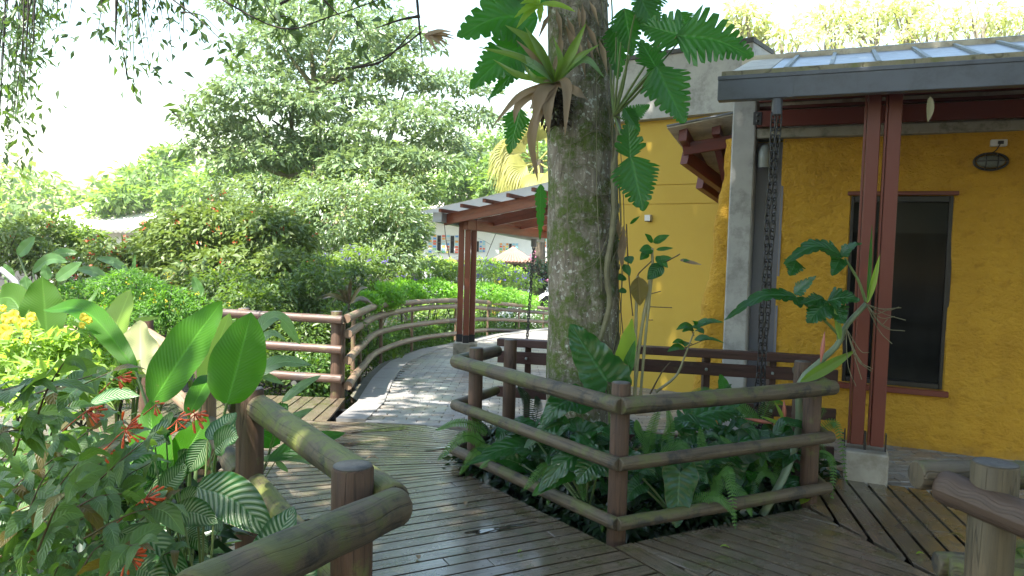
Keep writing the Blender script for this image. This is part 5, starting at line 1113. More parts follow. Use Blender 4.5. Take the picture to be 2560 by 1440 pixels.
# striped calatheas low by the fence
plantof('striped_calathea', 'striped dark green and white calathea leaves under the left fence rails', 'plant', [
 ((492, 1218), (682, 1338), 118, 2.45, 2.3, dict(up=.5, bend=.10, side=.2)), ((648, 1430), (735, 1265), 104, 2.2, 2.35, dict(up=.3, side=-.3)), ((432, 1288), (545, 1308), 74, 2.4, 2.3, dict(up=.5, bend=.1)), ((300, 1330), (478, 1450), 78, 2.2, 2.1, dict(up=.8, bend=.12)), ((370, 1100), (480, 1060), 50, 2.7, 2.7, dict(up=.8, bend=.1)), ((520, 1100), (590, 1030), 52, 2.8, 3.0, dict(up=.5)), ((225, 1010), (350, 990), 40, 2.8, 2.8, dict(up=1, bend=.1)), ((400, 1230), (470, 1160), 60, 2.6, 2.6, dict(up=.5)), ((190, 1240), (270, 1230), 50, 2.4, 2.4, dict(up=.7)), ((330, 1420), (420, 1480), 90, 2.1, 2.0, dict(up=.7, bend=.1)), ((440, 1190), (500, 1120), 50, 2.7, 2.7, dict(up=.4)), ((520, 1100), (470, 1180), 60, 2.6, 2.6, dict(up=.3)), ((700, 1500), (790, 1400), 90, 2.1, 2.2, dict(up=.4))], L_stripe, (500, 1640, 2.5), stem=M_stem, sr=.006)
plantof('peace_lily', 'pale ribbed arching leaves spilling over the walkway behind the left fence post', 'plant', [
 ((610, 955), (780, 912), 46, 3.85, 4.00, dict(up=1.2, bend=.16)), ((595, 952), (712, 962), 26, 3.85, 3.95, dict(up=1, bend=.16)), ((625, 845), (752, 862), 40, 3.90, 4.20, dict(up=.8, bend=.38)), ((640, 862), (715, 850), 26, 3.85, 4.00, dict(up=1, bend=.25)), ((705, 1005), (803, 938), 26, 3.85, 4.00, dict(up=.8, bend=.05)), ((650, 1070), (720, 1010), 60, 3.85, 3.95, dict(up=.2, mat=L_philob)), ((700, 1060), (785, 1020), 22, 3.85, 3.95, dict(up=.7)), ((670, 1150), (864, 1082), 46, 3.85, 3.95, dict(up=.5, mat=L_philob, bend=.05)), ((640, 1080), (700, 1110), 60, 3.85, 3.95, dict(up=.1, mat=L_philob)), ((650, 1150), (790, 1160), 26, 3.85, 3.95, dict(up=.9, bend=.1)), ((690, 1150), (720, 1180), 16, 3.85, 3.95, {}), ((540, 1110), (640, 1040), 60, 3.85, 3.95, dict(up=.4, mat=L_stripe))], L_silver, (600, 1300, 3.95), stem=M_stem, sr=.005)
# ---- yellow-flowered shrub, sunlit, left
t = bush('yellow_flowered_shrub', 'sunlit lime-green shrub with big yellow flowers at the left edge', 'shrub', [(60, 890, 3.7, 120, 80, 900), (190, 900, 3.8, 90, 80, 700), (130, 960, 3.5, 150, 60, 700), (270, 940, 3.7, 70, 60, 350)], leafmat('soft lime leaf', (.13, .23, .05), (.24, .34, .10), .4, .45), .085, .3, stems=8, shell=.3, jit=.8)
for (px, py, s) in ((18, 795, 16), (14, 828, 22), (36, 790, 18), (58, 806, 14), (80, 792, 14), (70, 838, 10), (210, 792, 12), (222, 800, 10), (205, 812, 9), (8, 770, 10), (66, 852, 8)):
    mb = MB(); c = A(px, py, 3.5); r = s/FPX*3.5
    for k in range(5): a = k*1.257+px; d = np.array([math.cos(a), -.35, math.sin(a)]); blade(mb, [c, c+d*r*.6, c+d*r+[0, .01, -.004]], r*1.0, nh=(0, -1, .2), kind='x', n=6, m=2)
    mb.build('flower', M_yellow, t)
# ---- firebush, left foreground
random.seed(11)
t = thing('firebush', 'foreground firebush with green ribbed leaves and orange-red tubular flower clusters', 'shrub', tuple(A(120, 1700, 1.9)))
lf, lo, tw = MB(), MB(), MB()
def inreg(px, py): return py > 900+.00035*(px-0)**2*.6 and px < min(455, 285+(py-900)*.42)+30*math.sin(py*.03)
for k in range(84):
    for _ in range(40):
        px, py = random.uniform(-60, 500), random.uniform(905, 1480)
        if inreg(px, py): break
    y = random.uniform(1.65, 2.55); tip = A(px, py, y); bx = A(px-random.uniform(80, 220), py+random.uniform(60, 200), y+random.uniform(-.1, .25)); mid = (tip+bx)/2+[0, 0, random.uniform(.0, .05)]
    P = catmull([bx, mid, tip], 12); tube(tw, P, np.linspace(.0032, .0014, 12), 5, False); T = nrm(P[-1]-P[-3]); S = nrm(np.cross(T, [0, -.3, 1]))
    for i in (3, 5, 7, 9, 11):
        for s in (-1, 1):
            if random.random() < .12: continue
            L_ = random.uniform(.06, .115)*(1 if i < 11 else .75); d = nrm(S*s*1.0+T*.55+rng.normal(size=3)*.25+np.array([0, 0, -.25])); p = P[i]
            w_ = L_*random.uniform(.42, .55); blade(lf if random.random() < .93 else lo, [p, p+d*L_*.5+[0, 0, .006], p+d*L_+[0, 0, -random.uniform(.005, .03)]], w_, nh=nrm(np.array([0, -.35, .9])+rng.normal(size=3)*.45), kind='lance', n=9, m=2, fold=.12, wave=.02)
lf.build('foliage', L_fire, t); lo.build('old_foliage', L_fireold, t); tw.build('twig', M_stemred, t)
def ftube(mb, p, d, L, r): tube(mb, [p, p+d*L*.3, p+d*L*.85, p+d*L], [r*.45, r*.7, r, r*.7], 6)
for (px, py, y, n_, s) in ((335, 1078, 1.95, 16, 34), (262, 1137, 2.0, 11, 24), (505, 1038, 2.15, 14, 30), (385, 1250, 1.9, 15, 36), (345, 1395, 1.85, 14, 32), (235, 1030, 2.1, 14, 30), (310, 945, 2.3, 9, 24), (455, 1052, 2.15, 7, 20), (400, 1012, 2.2, 5, 16)):
    c = A(px-s*.6, py-s*.1, y); mb = MB(); st = MB(); branch(st, A(px-s*2.6, py+s*1.6, y), c, .002, .0015, .1, 8, 5)
    for k in range(n_):
        d = nrm([random.uniform(-.1, 1.1), random.uniform(-.6, .3), random.uniform(-.75, .55)]); p = c+d*random.uniform(.35, .9)*s/FPX*y*1.1+rng.normal(size=3)*.003; tube(st, [c, p], .0011, 4, False); ftube(mb, p, nrm(d+[.3, 0, -.1]), random.uniform(.016, .027), .0036)
    o = mb.build('flower_cluster', M_orange if random.random() < .7 else M_orange, t); st.build('flower_stalk', M_redf, o)
# ---- planter: low dark filling
PLT = []
random.seed(5); mb = MB()
for k in range(90):
    u, v = random.random(), random.random(); q = np.array(PA)*(1-u)*(1-v)+np.array(PB)*u*(1-v)*.5+np.array(PC)*u*(1-v)*.5+np.array((-.05, 5.8))*(1-u)*v+np.array((2.25, 5.3))*u*v
    cloud(mb, (q[0], q[1], .02), (.22, .2, .16), 60, .10, .45, shell=.2, low=-.3)
for k in range(16):
    u = k/15; q = (np.array(PA)+(.03, 0))*(1-u)+(np.array(PB)+(0, .12))*u; cloud(mb, (q[0]+.05, q[1]+.1, -.05), (.16, .14, .12), 55, .08, .45, shell=.2)
    q = (np.array(PB)+(.05, .14))*(1-u)+(np.array(PC)+(-.05, .05))*u; cloud(mb, (q[0], q[1]+.1, -.03), (.16, .14, .13), 60, .08, .45, shell=.2)
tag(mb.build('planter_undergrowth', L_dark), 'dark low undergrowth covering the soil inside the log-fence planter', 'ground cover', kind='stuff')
mb = MB()
for k in range(330):
    px = random.uniform(1230, 2000); py = random.uniform(1060, 1240)+(60 if 1450 < px < 1700 else 0)*random.random(); y = random.uniform(4.35, 5.1)
    c = A(px, py, y); 
    if c[2] < -.1: continue
    if y < np.interp(c[0], [-.24, .61, 1.93], [5.17, 4.06, 4.70]): continue
    d = nrm([random.uniform(-1, 1), random.uniform(-.9, .3), random.uniform(-.35, .35)]); L_ = random.uniform(.11, .22); blade(mb, [c-d*L_*.3, c+d*L_*.3+[0, 0, .03], c+d*L_*.9+[0, 0, -.04]], L_*random.uniform(.4, .8), nh=(random.uniform(-.4, .4), -.6, 1), kind=random.choice(('heart', 'lance', 'ovate')), n=14, m=3, lobes=random.choice((0, 0, 6)), cut=.35)
tag(mb.build('planter_leaves', L_philo), 'glossy dark broad leaves crowded together inside the log-fence planter', 'ground cover', kind='stuff')
mb = MB()
for k in range(150):
    y = random.uniform(1.5, 4.4); xf = np.interp(y, [1.5, 2.39, 3.58, 4.7], [-.9, -.66, -1.42, -1.9]); x = xf-random.uniform(.12, 1.0); z = random.uniform(-.3, .30); cloud(mb, (x, y, z), (.2, .2, .14), 26, .13, .45, shell=.2, low=-.8)
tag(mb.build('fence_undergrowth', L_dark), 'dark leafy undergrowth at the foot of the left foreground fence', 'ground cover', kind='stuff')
sc_ = [((px, py), (px+random.uniform(-90, 70), py+random.uniform(-50, 70)), random.uniform(50, 80), 2.75, 2.65, dict(up=random.uniform(.3, .9), bend=.1)) for px, py in [(random.uniform(330, 560), random.uniform(1090, 1400)) for _ in range(16)]]
plantof('striped_calathea', 'smaller striped leaves crowding behind the large striped leaf by the left fence', 'plant', sc_, L_stripe, (430, 1560, 2.75), stem=M_stem, sr=.005)
H = dict(kind='heart', back=.22, n=22, m=4, fold=.12, wave=.04)
def phil(label, specs, base, mat=L_philo, group='philodendrons in the planter', stem=M_stem, sr=.009):
    return plantof('philodendron', label, 'plant', specs, mat, base, group, stem, sr)
phil('large dark green arrow-leaved philodendron against the trunk foot', [((1520, 955), (1425, 810), 150, 4.55, 4.6, dict(H, side=-.1, up=.2, lobes=7, cut=.14))], (1530, 1180, 4.6))
phil('glossy drooping philodendron leaf below the trunk foot behind the top rail', [((1450, 1000), (1352, 1062), 110, 4.5, 4.45, dict(H, up=1.2, bend=.18)), ((1400, 1060), (1310, 1120), 60, 4.5, 4.5, dict(H, up=.8, bend=.1)), ((1440, 1080), (1520, 1110), 90, 4.5, 4.5, dict(H, up=.7, bend=.1)), ((1470, 1110), (1430, 1180), 120, 4.45, 4.4, dict(H, up=.4, lobes=6, cut=.3))], (1480, 1220, 4.6))
phil('upright narrow yellow-green wavy leaf right of the trunk foot', [((1548, 950), (1580, 795), 62, 4.65, 4.65, dict(kind='lance', lobes=9, cut=.12, side=.5, mat=L_lime, n=30)), ((1560, 955), (1588, 850), 30, 4.6, 4.6, dict(kind='lance', side=-.6, mat=L_philob))], (1552, 1150, 4.65))
phil('split-leaved philodendron spilling under the lower rail left of the front post', [((1480, 1120), (1345, 1230), 110, 4.3, 4.2, dict(H, up=.9, bend=.12, lobes=8, cut=.35)), ((1500, 1150), (1440, 1210), 120, 4.2, 4.15, dict(H, up=.6, lobes=7, cut=.4, bend=.1)), ((1380, 1130), (1160, 1165), 60, 4.7, 4.5, dict(kind='lance', up=1.1, lobes=12, cut=.4, bend=.12)), ((1300, 1160), (1190, 1120), 50, 4.8, 4.8, dict(H, up=.6)), ((1350, 1120), (1250, 1150), 60, 4.7, 4.6, dict(H, up=.9, bend=.2)), ((1420, 1180), (1330, 1240), 60, 4.3, 4.2, dict(H, up=.7, mat=L_philob, bend=.05)), ((1330, 1080), (1305, 1150), 60, 4.7, 4.6, dict(H, up=.4))], (1470, 1280, 4.4))
phil('broad-leaved philodendron spilling over the lower rail right of the front post', [((1700, 1180), (1690, 1320), 110, 4.15, 4.05, dict(H, up=.25, side=.1)), ((1560, 1150), (1640, 1190), 80, 4.3, 4.2, dict(H, up=.8, bend=.1)), ((1720, 1150), (1770, 1210), 60, 4.3, 4.2, dict(H, up=.4)), ((1600, 1210), (1560, 1260), 60, 4.2, 4.1, dict(H, up=.6, bend=.1)), ((1660, 1120), (1590, 1080), 70, 4.5, 4.5, dict(H, up=.7)), ((1820, 1180), (1880, 1120), 80, 4.5, 4.5, dict(H, up=.5))], (1680, 1290, 4.3))
phil('deeply cut glossy philodendron leaf in the middle of the planter', [((1690, 1075), (1850, 1030), 110, 4.5, 4.6, dict(kind='paddle', lobes=11, cut=.65, up=1.2, bend=.12, n=44)), ((1840, 1020), (1760, 1000), 60, 4.7, 4.7, dict(H, up=.9)), ((1740, 1080), (1680, 1120), 70, 4.5, 4.5, dict(H, up=.7, lobes=7, cut=.4)), ((1890, 1090), (1850, 1160), 110, 4.5, 4.45, dict(H, up=.2, mat=leafmat('dark plain leaf', (.015, .05, .03), (.02, .06, .035), .2, .4, uvvein=9))), ((1800, 1130), (1740, 1150), 70, 4.4, 4.4, dict(H, up=.8))], (1760, 1230, 4.6))
phil('small bright philodendron leaf behind the right half of the top rail', [((1812, 975), (1800, 935), 40, 5.0, 5.0, dict(H, up=.3, mat=L_philob)), ((1780, 990), (1830, 960), 26, 5.0, 5.0, dict(H, up=.9))], (1800, 1080, 5.1))
mb = MB()
sp_ = thing('bay_bush', 'low glossy broad-leaved bush behind the middle rail in the planter', 'shrub', tuple(A(1700, 1200, 4.6)))
for k in range(46):
    c = A(random.uniform(1600, 1830), random.uniform(1090, 1200), random.uniform(4.35, 4.8)); d = nrm([random.uniform(-1, 1), random.uniform(-.8, .2), random.uniform(-.4, .4)]); L_ = random.uniform(.09, .14); blade(mb, [c, c+d*L_*.5+[0, 0, .012], c+d*L_+[0, 0, -.03]], L_*.42, nh=(0, -.4, 1), kind='lance', n=9, m=2)
mb.build('foliage', L_philo, sp_)
# ferns
def fern(label, fr_, mat=L_fern, group='sword ferns in the planter'):
    b = A(*fr_[0][0]); t = thing('sword_fern', label, 'fern', tuple(b), group=group)
    for f in fr_: mb = MB(); frond(mb, [A(*p) for p in f[:-1]], f[-1]/FPX*4.5, nh=(random.uniform(-.3, .3), -.8, .8)); mb.build('frond', mat, t)
fern('sword fern arching out over the deck left of the planter', [[(1215, 1110, 5.0), (1160, 1090, 4.9), (1095, 1150, 4.8), 52], [(1220, 1080, 5.1), (1150, 1055, 5.0), (1090, 1075, 5.0), 40], [(1240, 1120, 5.0), (1190, 1130, 4.9), (1150, 1185, 4.8), 44], [(1215, 1090, 5.1), (1180, 1030, 5.1), (1165, 1010, 5.1), 30], [(1260, 1120, 5.0), (1240, 1140, 4.9), (1200, 1170, 4.8), 50]])
fern('sword fern spilling under the rails midway between the left and front posts', [[(1400, 1180, 4.6), (1360, 1170, 4.5), (1310, 1225, 4.4), 46], [(1400, 1180, 4.6), (1380, 1200, 4.5), (1370, 1260, 4.35), 44], [(1410, 1170, 4.6), (1400, 1110, 4.6), (1360, 1080, 4.55), 46], [(1420, 1180, 4.6), (1450, 1190, 4.45), (1460, 1250, 4.3), 44]])
fern('sword fern low beside the right planter post above the deck', [[(1930, 1180, 4.7), (1900, 1180, 4.6), (1880, 1240, 4.55), 44], [(1930, 1180, 4.7), (1940, 1200, 4.6), (1945, 1255, 4.55), 40], [(1920, 1170, 4.7), (1880, 1130, 4.65), (1830, 1150, 4.6), 44], [(1930, 1170, 4.7), (1960, 1140, 4.7), (1985, 1180, 4.65), 36]])
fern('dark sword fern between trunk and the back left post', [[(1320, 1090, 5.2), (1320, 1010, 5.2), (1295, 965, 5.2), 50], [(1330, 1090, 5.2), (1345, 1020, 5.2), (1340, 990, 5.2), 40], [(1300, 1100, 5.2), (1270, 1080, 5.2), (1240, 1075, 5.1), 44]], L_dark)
fern('upright sword fern right of the front post behind the rails', [[(1620, 1140, 4.4), (1628, 1080, 4.4), (1650, 1015, 4.4), 44], [(1660, 1130, 4.4), (1676, 1070, 4.4), (1668, 1015, 4.4), 40], [(1640, 1140, 4.4), (1600, 1080, 4.4), (1590, 1050, 4.4), 40], [(1650, 1140, 4.3), (1700, 1110, 4.3), (1730, 1130, 4.3), 40]])
fern('sword fern with one long frond hanging down over the lower rail', [[(1790, 1190, 4.35), (1822, 1185, 4.2), (1838, 1320, 4.15), 44], [(1790, 1160, 4.4), (1760, 1130, 4.35), (1750, 1070, 4.35), 44], [(1780, 1180, 4.4), (1790, 1230, 4.3), (1740, 1290, 4.2), 40], [(1800, 1190, 4.4), (1860, 1240, 4.3), (1880, 1290, 4.3), 46], [(1720, 1260, 4.2), (1790, 1240, 4.15), (1840, 1290, 4.1), 40], [(1800, 1170, 4.4), (1830, 1120, 4.4), (1800, 1090, 4.4), 40], [(1560, 1290, 4.1), (1520, 1280, 4.05), (1505, 1330, 4.05), 34]])
fern('sword fern along the back of the planter by the board fence', [[(1900, 1060, 5.0), (1840, 1010, 5.0), (1760, 1015, 5.0), 50], [(1900, 1060, 5.0), (1930, 1000, 5.0), (1960, 1010, 5.0), 50], [(1860, 1060, 5.0), (1850, 1000, 5.0), (1880, 980, 5.0), 44], [(1880, 1080, 4.9), (1900, 1130, 4.8), (1880, 1170, 4.8), 44], [(1940, 1080, 4.9), (1970, 1060, 4.9), (1990, 1110, 4.9), 40], [(1720, 1000, 5.1), (1760, 975, 5.1), (1800, 985, 5.1), 40], [(1920, 1100, 4.9), (1950, 1150, 4.8), (1930, 1210, 4.7), 44]])
fern('fern hanging out of the right end of the planter onto the deck', [[(2030, 1100, 4.95), (2090, 1060, 4.9), (2118, 1210, 4.8), 40], [(2030, 1130, 4.9), (2080, 1150, 4.8), (2080, 1265, 4.7), 38], [(2030, 1120, 5.0), (2050, 1100, 5.0), (2065, 1140, 5.0), 34], [(2040, 1040, 5.0), (2060, 1020, 5.0), (2050, 1050, 5.0), 30]])
# ---- climbing philodendron with huge leaves high on the trunk
LB = dict(kind='ovate', lobes=12, cut=.42, sweep=.30, n=90, m=5, fold=.1, wave=.03)
plantof('climbing_philodendron', 'climbing philodendron with huge jagged leaves spreading from the upper trunk', 'plant', [
 ((1345, 45), (1142, 92), 175, 4.9, 4.7, dict(LB, bend=.10, up=.1)), ((1335, 95), (1175, 222), 150, 4.9, 4.8, dict(LB, up=.1, bend=.06)), ((1330, 130), (1220, 250), 60, 4.95, 4.9, dict(LB, up=.3)), ((1300, 270), (1272, 385), 80, 4.9, 4.9, dict(LB, up=.1)), ((1352, 460), (1350, 600), 40, 4.8, 4.8, dict(LB, side=.5)),
 ((1690, 88), (1884, 142), 170, 4.4, 4.3, dict(LB, lobes=11, cut=.72, bend=.07, up=.1)), ((1712, 92), (1600, 60), 130, 4.4, 4.5, dict(LB, lobes=7, cut=.4, up=.1)), ((1640, 165), (1712, 308), 150, 4.35, 4.3, dict(LB, up=.1, side=.1)), ((1640, 170), (1600, 100), 90, 4.35, 4.5, dict(LB, lobes=6, up=.1)), ((1560, 20), (1580, 140), 100, 4.7, 4.7, dict(LB, up=.2, mat=L_philob)), ((1600, -10), (1650, 90), 90, 4.6, 4.6, dict(LB, mat=L_philob)), ((1540, 60), (1545, 200), 80, 4.8, 4.8, dict(LB)), ((1630, -40), (1600, 60), 110, 4.7, 4.7, dict(LB, mat=L_philob)),
 ((1576, 390), (1608, 528), 140, 4.6, 4.55, dict(LB, up=.1)), ((1576, 395), (1570, 300), 90, 4.6, 4.6, dict(LB, up=.1, lobes=6)), ((1560, 300), (1625, 262), 60, 4.75, 4.7, dict(LB)), ((1560, 270), (1600, 330), 50, 4.7, 4.7, dict(LB, mat=L_philob)), ((1650, 150), (1625, 250), 60, 4.5, 4.5, dict(LB, cut=.3)), ((1390, -30), (1240, 30), 110, 4.9, 4.9, dict(LB, bend=.1)), ((1520, -60), (1700, -20), 120, 4.8, 4.6, dict(LB, mat=L_philob)), ((1370, 200), (1290, 130), 60, 5.0, 4.9, dict(LB)), ((1700, 30), (1730, 90), 70, 4.7, 4.7, dict(LB))],
 L_philob, (1535, 290, 4.82), stem=M_stem, sr=.009, reach=.95)
# bromeliad on the trunk
t = thing('bromeliad', 'bromeliad with green strap leaves and hanging dry brown leaves on the trunk', 'bromeliad', tuple(A(1390, 200, 4.75)))
c = A(1388, 205, 4.72)
for (mx, my, ex_, ey, w_, m_) in ((1310, 150, 1185, 115, 22, L_strap), (1330, 110, 1262, 62, 30, L_strap), (1350, 130, 1312, 66, 26, L_strap), (1430, 130, 1466, 56, 26, L_strap), (1440, 150, 1500, 110, 20, L_strap), (1330, 160, 1235, 112, 24, L_silver), (1460, 150, 1512, 195, 22, L_silver), (1300, 190, 1232, 148, 20, L_strap), (1340, 200, 1310, 160, 20, L_strap), (1345, 250, 1322, 275, 40, M_dry), (1352, 235, 1328, 335, 34, M_dry), (1415, 215, 1412, 345, 30, M_dry), (1440, 230, 1470, 250, 26, M_dry), (1300, 240, 1228, 320, 18, M_dry), (1330, 330, 1345, 460, 26, M_dry), (1370, 260, 1372, 340, 30, M_dry), (1300, 260, 1285, 310, 22, M_dry), (1330, 140, 1290, 100, 16, M_dry), (1400, 150, 1382, 90, 18, L_strap)):
    mb = MB(); e = A(ex_, ey, 4.62+random.uniform(-.1, .1)); m1 = A(mx, my, 4.62); blade(mb, [c, m1, e], w_/FPX*4.7*.92, nh=(random.uniform(-.4, .4), -1, .4), kind='strap', n=16, m=2, fold=.35); mb.build('leaf' if m_ is not M_dry else 'dry_leaf', m_, t)
mb = MB(); cloud(mb, A(1385, 265, 4.76), (.07, .06, .13), 260, .07, .3); mb.build('root_clump', leafmat('root clump', (.05, .035, .022), (.03, .02, .015), .1, .8), t)
mb = MB()
for k in range(22): z = random.uniform(2.85, 3.6); a = random.uniform(-2.6, -.9); p = tsurf(a, z, .01); leaves(mb, p[None], np.array([[random.uniform(-.5, .5), -.25, -1]]), np.array([[0, -1, .2]]), random.uniform(.12, .3), .16)
mb.build('dead_sheath', M_dry, t)
t = thing('bromeliad', 'half-cut pale bromeliad shoots at the top edge of the picture on the trunk', 'bromeliad', tuple(A(1345, 20, 4.75))); c = A(1350, 10, 4.7)
for (ex_, ey) in ((1285, 45), (1290, 72), (1330, -10), (1300, 10), (1440, 30), (1350, 60)): mb = MB(); e = A(ex_, ey, 4.6); blade(mb, [c, (c+e)/2+[0, 0, .02], e], .05, kind='lance', n=14, m=2, lobes=9, cut=.3); mb.build('leaf', L_lime, t)
# vine and roots hugging the trunk
t = thing('climbing_vine', 'pale knotty vine stem running down the right side of the trunk', 'vine', tuple(A(1530, 900, 4.8)))
P = catmull([A(*q) for q in ((1540, 250, 4.86), (1545, 330, 4.84), (1533, 430, 4.82), (1536, 520, 4.80), (1528, 600, 4.79), (1516, 680, 4.78), (1524, 760, 4.79), (1506, 830, 4.80), (1490, 880, 4.82), (1480, 960, 4.82))], 60); mb = MB(); tube(mb, P, [.018*(1+.25*(i % 6 == 0)) for i in range(60)], 10, True, .08); mb.build('stem', M_vine, t)
mb = MB()
for k in range(26):
    z0 = random.uniform(.6, 3.6); a0 = random.uniform(-.5, .1); a1 = a0-random.uniform(.6, 2.2); s = random.uniform(-.5, .3); n_ = 18
    tube(mb, [tsurf(a0+(a1-a0)*u, z0+s*u+.03*math.sin(u*9+k), .006) for u in np.linspace(0, 1, n_)], np.linspace(.005, .002, n_), 5, False)
for k in range(9):
    a0 = random.uniform(-1.9, -.2); z0, z1 = random.uniform(2.2, 3.4), random.uniform(.6, 1.6); tube(mb, [tsurf(a0+.10*math.sin(u*5+k), z0+(z1-z0)*u, .02+.02*math.sin(u*3)) for u in np.linspace(0, 1, 16)], .0028, 5, False)
mb.build('aerial_root', M_vine, t)
mb = MB()
for k in range(7): p = A(1550+random.uniform(-8, 8), 540+random.uniform(0, 60), 4.85); leaves(mb, p[None], np.array([[.1, 0, -1]]), np.array([[0, -1, .1]]), random.uniform(.08, .2), .3)
mb.build('dry_leaf', M_dry, t)
# sapling with canes right of the trunk
t = thing('young_sapling', 'slim sapling with three jointed canes and a few leaves before the smooth wall', 'plant', tuple(A(1590, 1000, 4.9)))
for pp_, r in (([(1588, 1010), (1590, 800), (1594, 690)], .010), ([(1584, 1010), (1600, 850), (1628, 690)], .011), ([(1600, 1000), (1614, 840), (1630, 680), (1630, 620)], .009), ([(1582, 790), (1572, 690), (1566, 560)], .004), ([(1628, 690), (1640, 670), (1700, 635)], .004), ([(1594, 690), (1600, 680), (1632, 650)], .004), ([(1560, 860), (1545, 700)], .003), ([(1625, 735), (1652, 728)], .003), ([(1625, 767), (1680, 769)], .003), ([(1615, 800), (1632, 800)], .003)):
    mb = MB(); P = catmull([A(q[0], q[1], 4.9) for q in pp_], 22); tube(mb, P, [r*(1+.22*(i % 5 == 0)) for i in range(22)], 8); mb.build('cane', M_cane if r > .005 else M_stemred, t)
for s in (((1632, 606), (1674, 588), 18), ((1632, 606), (1612, 584), 14), ((1632, 622), (1598, 628), 24), ((1640, 624), (1684, 620), 10), ((1640, 650), (1680, 644), 16), ((1656, 660), (1618, 700), 32), ((1640, 640), (1670, 670), 20), ((1620, 630), (1600, 650), 18), ((1560, 660), (1575, 690), 18), ((1562, 690), (1545, 700), 20), ((1566, 725), (1545, 730), 14), ((1568, 640), (1578, 660), 22), ((1575, 560), (1600, 540), 8), ((1560, 620), (1545, 600), 16), ((1700, 650), (1725, 652), 8)):
    mb = MB(); camleaf(mb, s[0], s[1], s[2]*1.2, 4.9, 4.85, up=.5, kind='lance', n=10, m=2); mb.build('leaf', L_philob if s[2] < 30 else L_philo, t)
mb = MB(); camleaf(mb, (1596, 692), (1600, 765), 46, 4.88, kind='lance', up=.1, n=14, m=3); mb.build('old_leaf', L_fireold, t)
mb = MB(); camleaf(mb, (1700, 650), (1755, 662), 12, 4.88, up=.8, kind='lance'); mb.build('withered_leaf', M_dry, t)
t = thing('young_sapling', 'small bent sapling with drooping leaf clusters in front of the stucco edge', 'plant', tuple(A(1640, 980, 5.0)))
for pp_, r in (([(1640, 980), (1690, 940), (1712, 890), (1735, 830)], .010), ([(1625, 985), (1655, 930), (1676, 905)], .006), ([(1712, 870), (1760, 850)], .004), ([(1735, 840), (1725, 815)], .004), ([(1730, 860), (1700, 850)], .004)):
    mb = MB(); tube(mb, catmull([A(q[0], q[1], 5.0) for q in pp_], 14), np.linspace(r, r*.5, 14), 7); mb.build('stem', M_cane if r > .008 else M_stemred, t)
for s in (((1735, 818), (1690, 825), 16), ((1735, 815), (1740, 803), 12), ((1738, 815), (1785, 803), 14), ((1738, 818), (1810, 806), 14), ((1735, 825), (1705, 830), 14), ((1735, 850), (1780, 848), 14), ((1740, 852), (1812, 858), 8), ((1715, 862), (1680, 858), 14), ((1712, 870), (1668, 880), 16), ((1740, 825), (1760, 835), 16), ((1715, 855), (1712, 868), 14), ((1730, 815), (1750, 826), 18)):
    mb = MB(); camleaf(mb, s[0], s[1], s[2]*1.3, 5.0, 4.92, up=.9, bend=.12, kind='lance', n=10, m=2); mb.build('leaf', L_philob, t)
# ---- tall leaning philodendron at the right end of the planter
t = thing('leaning_philodendron', 'leaning philodendron with curved green stem and jagged leaves before the twin red posts', 'plant', tuple(A(1985, 1270, 4.75)))
def tb_(pp_, r0, r1, mat, nm='stem', y=4.75, n_=24):
    mb = MB(); tube(mb, catmull([A(q[0], q[1], q[2] if len(q) > 2 else y) for q in pp_], n_), np.linspace(r0, r1, n_), 10); return mb.build(nm, mat, t)
M_ps = simple('philodendron stem', (.11, .17, .10), .4, .2, 12, .15, .002, c2=(.16, .19, .11))
tb_([(1905, 1290, 4.5), (1960, 1190, 4.6), (1996, 1080), (2000, 960), (2050, 905), (2095, 860), (2115, 815), (2165, 760)], .026, .016, M_ps)
for (a, m_, b, r) in (((2108, 850), (2060, 800), (1990, 742), .010), ((2108, 848), (2085, 790), (2068, 755), .010), ((2165, 755), (2145, 700), (2112, 645), .010), ((2095, 862), (2090, 800), (2085, 770), .006)): tb_([a, m_, b], r, r*.7, M_stem, 'petiole')
LP = dict(kind='ovate', lobes=8, cut=.35, sweep=.25, n=50, m=4, fold=.1)
for (a, b, w_, kw) in (((1990, 740), (1808, 802), 44, dict(LP, bend=.14, up=1.2)), ((1985, 735), (2040, 690), 40, dict(LP, up=1)), ((1990, 742), (2000, 770), 40, dict(kind='heart', up=.5)), ((2108, 640), (1958, 660), 56, dict(LP, bend=.2, up=1.1)), ((2100, 640), (2155, 608), 36, dict(LP, up=1.1, bend=.1)), ((2100, 645), (2080, 690), 40, dict(kind='heart', up=.6)), ((1990, 650), (1975, 690), 50, dict(LP, up=.5)), ((2068, 752), (2018, 808), 70, dict(LP, up=.6)), ((2068, 752), (2150, 752), 60, dict(LP, up=.9, bend=.1)), ((2080, 760), (2110, 810), 60, dict(LP, up=.4)), ((2060, 745), (2000, 760), 40, dict(LP, up=.8))):
    mb = MB(); camleaf(mb, a, b, w_*1.25, 4.75, 4.65, **kw); mb.build('leaf', L_philo, t)
for (a, b, w_, m_) in (((2168, 758), (2200, 635), 16, L_lime), ((2168, 758), (2180, 560), 10, L_philob), ((2000, 955), (2140, 875), 30, L_strap), ((2100, 850), (2085, 770), 16, L_strap), ((1965, 1065), (1900, 1040), 10, L_strap), ((1965, 1062), (1935, 1000), 10, L_strap)):
    mb = MB(); camleaf(mb, a, b, w_, 4.7, 4.7, kind='lance', up=.2, fold=.6); mb.build('sheath', m_, t)
M_bud = simple('reddish bud', (.42, .14, .10), .4, .15, 10, .1, .001)
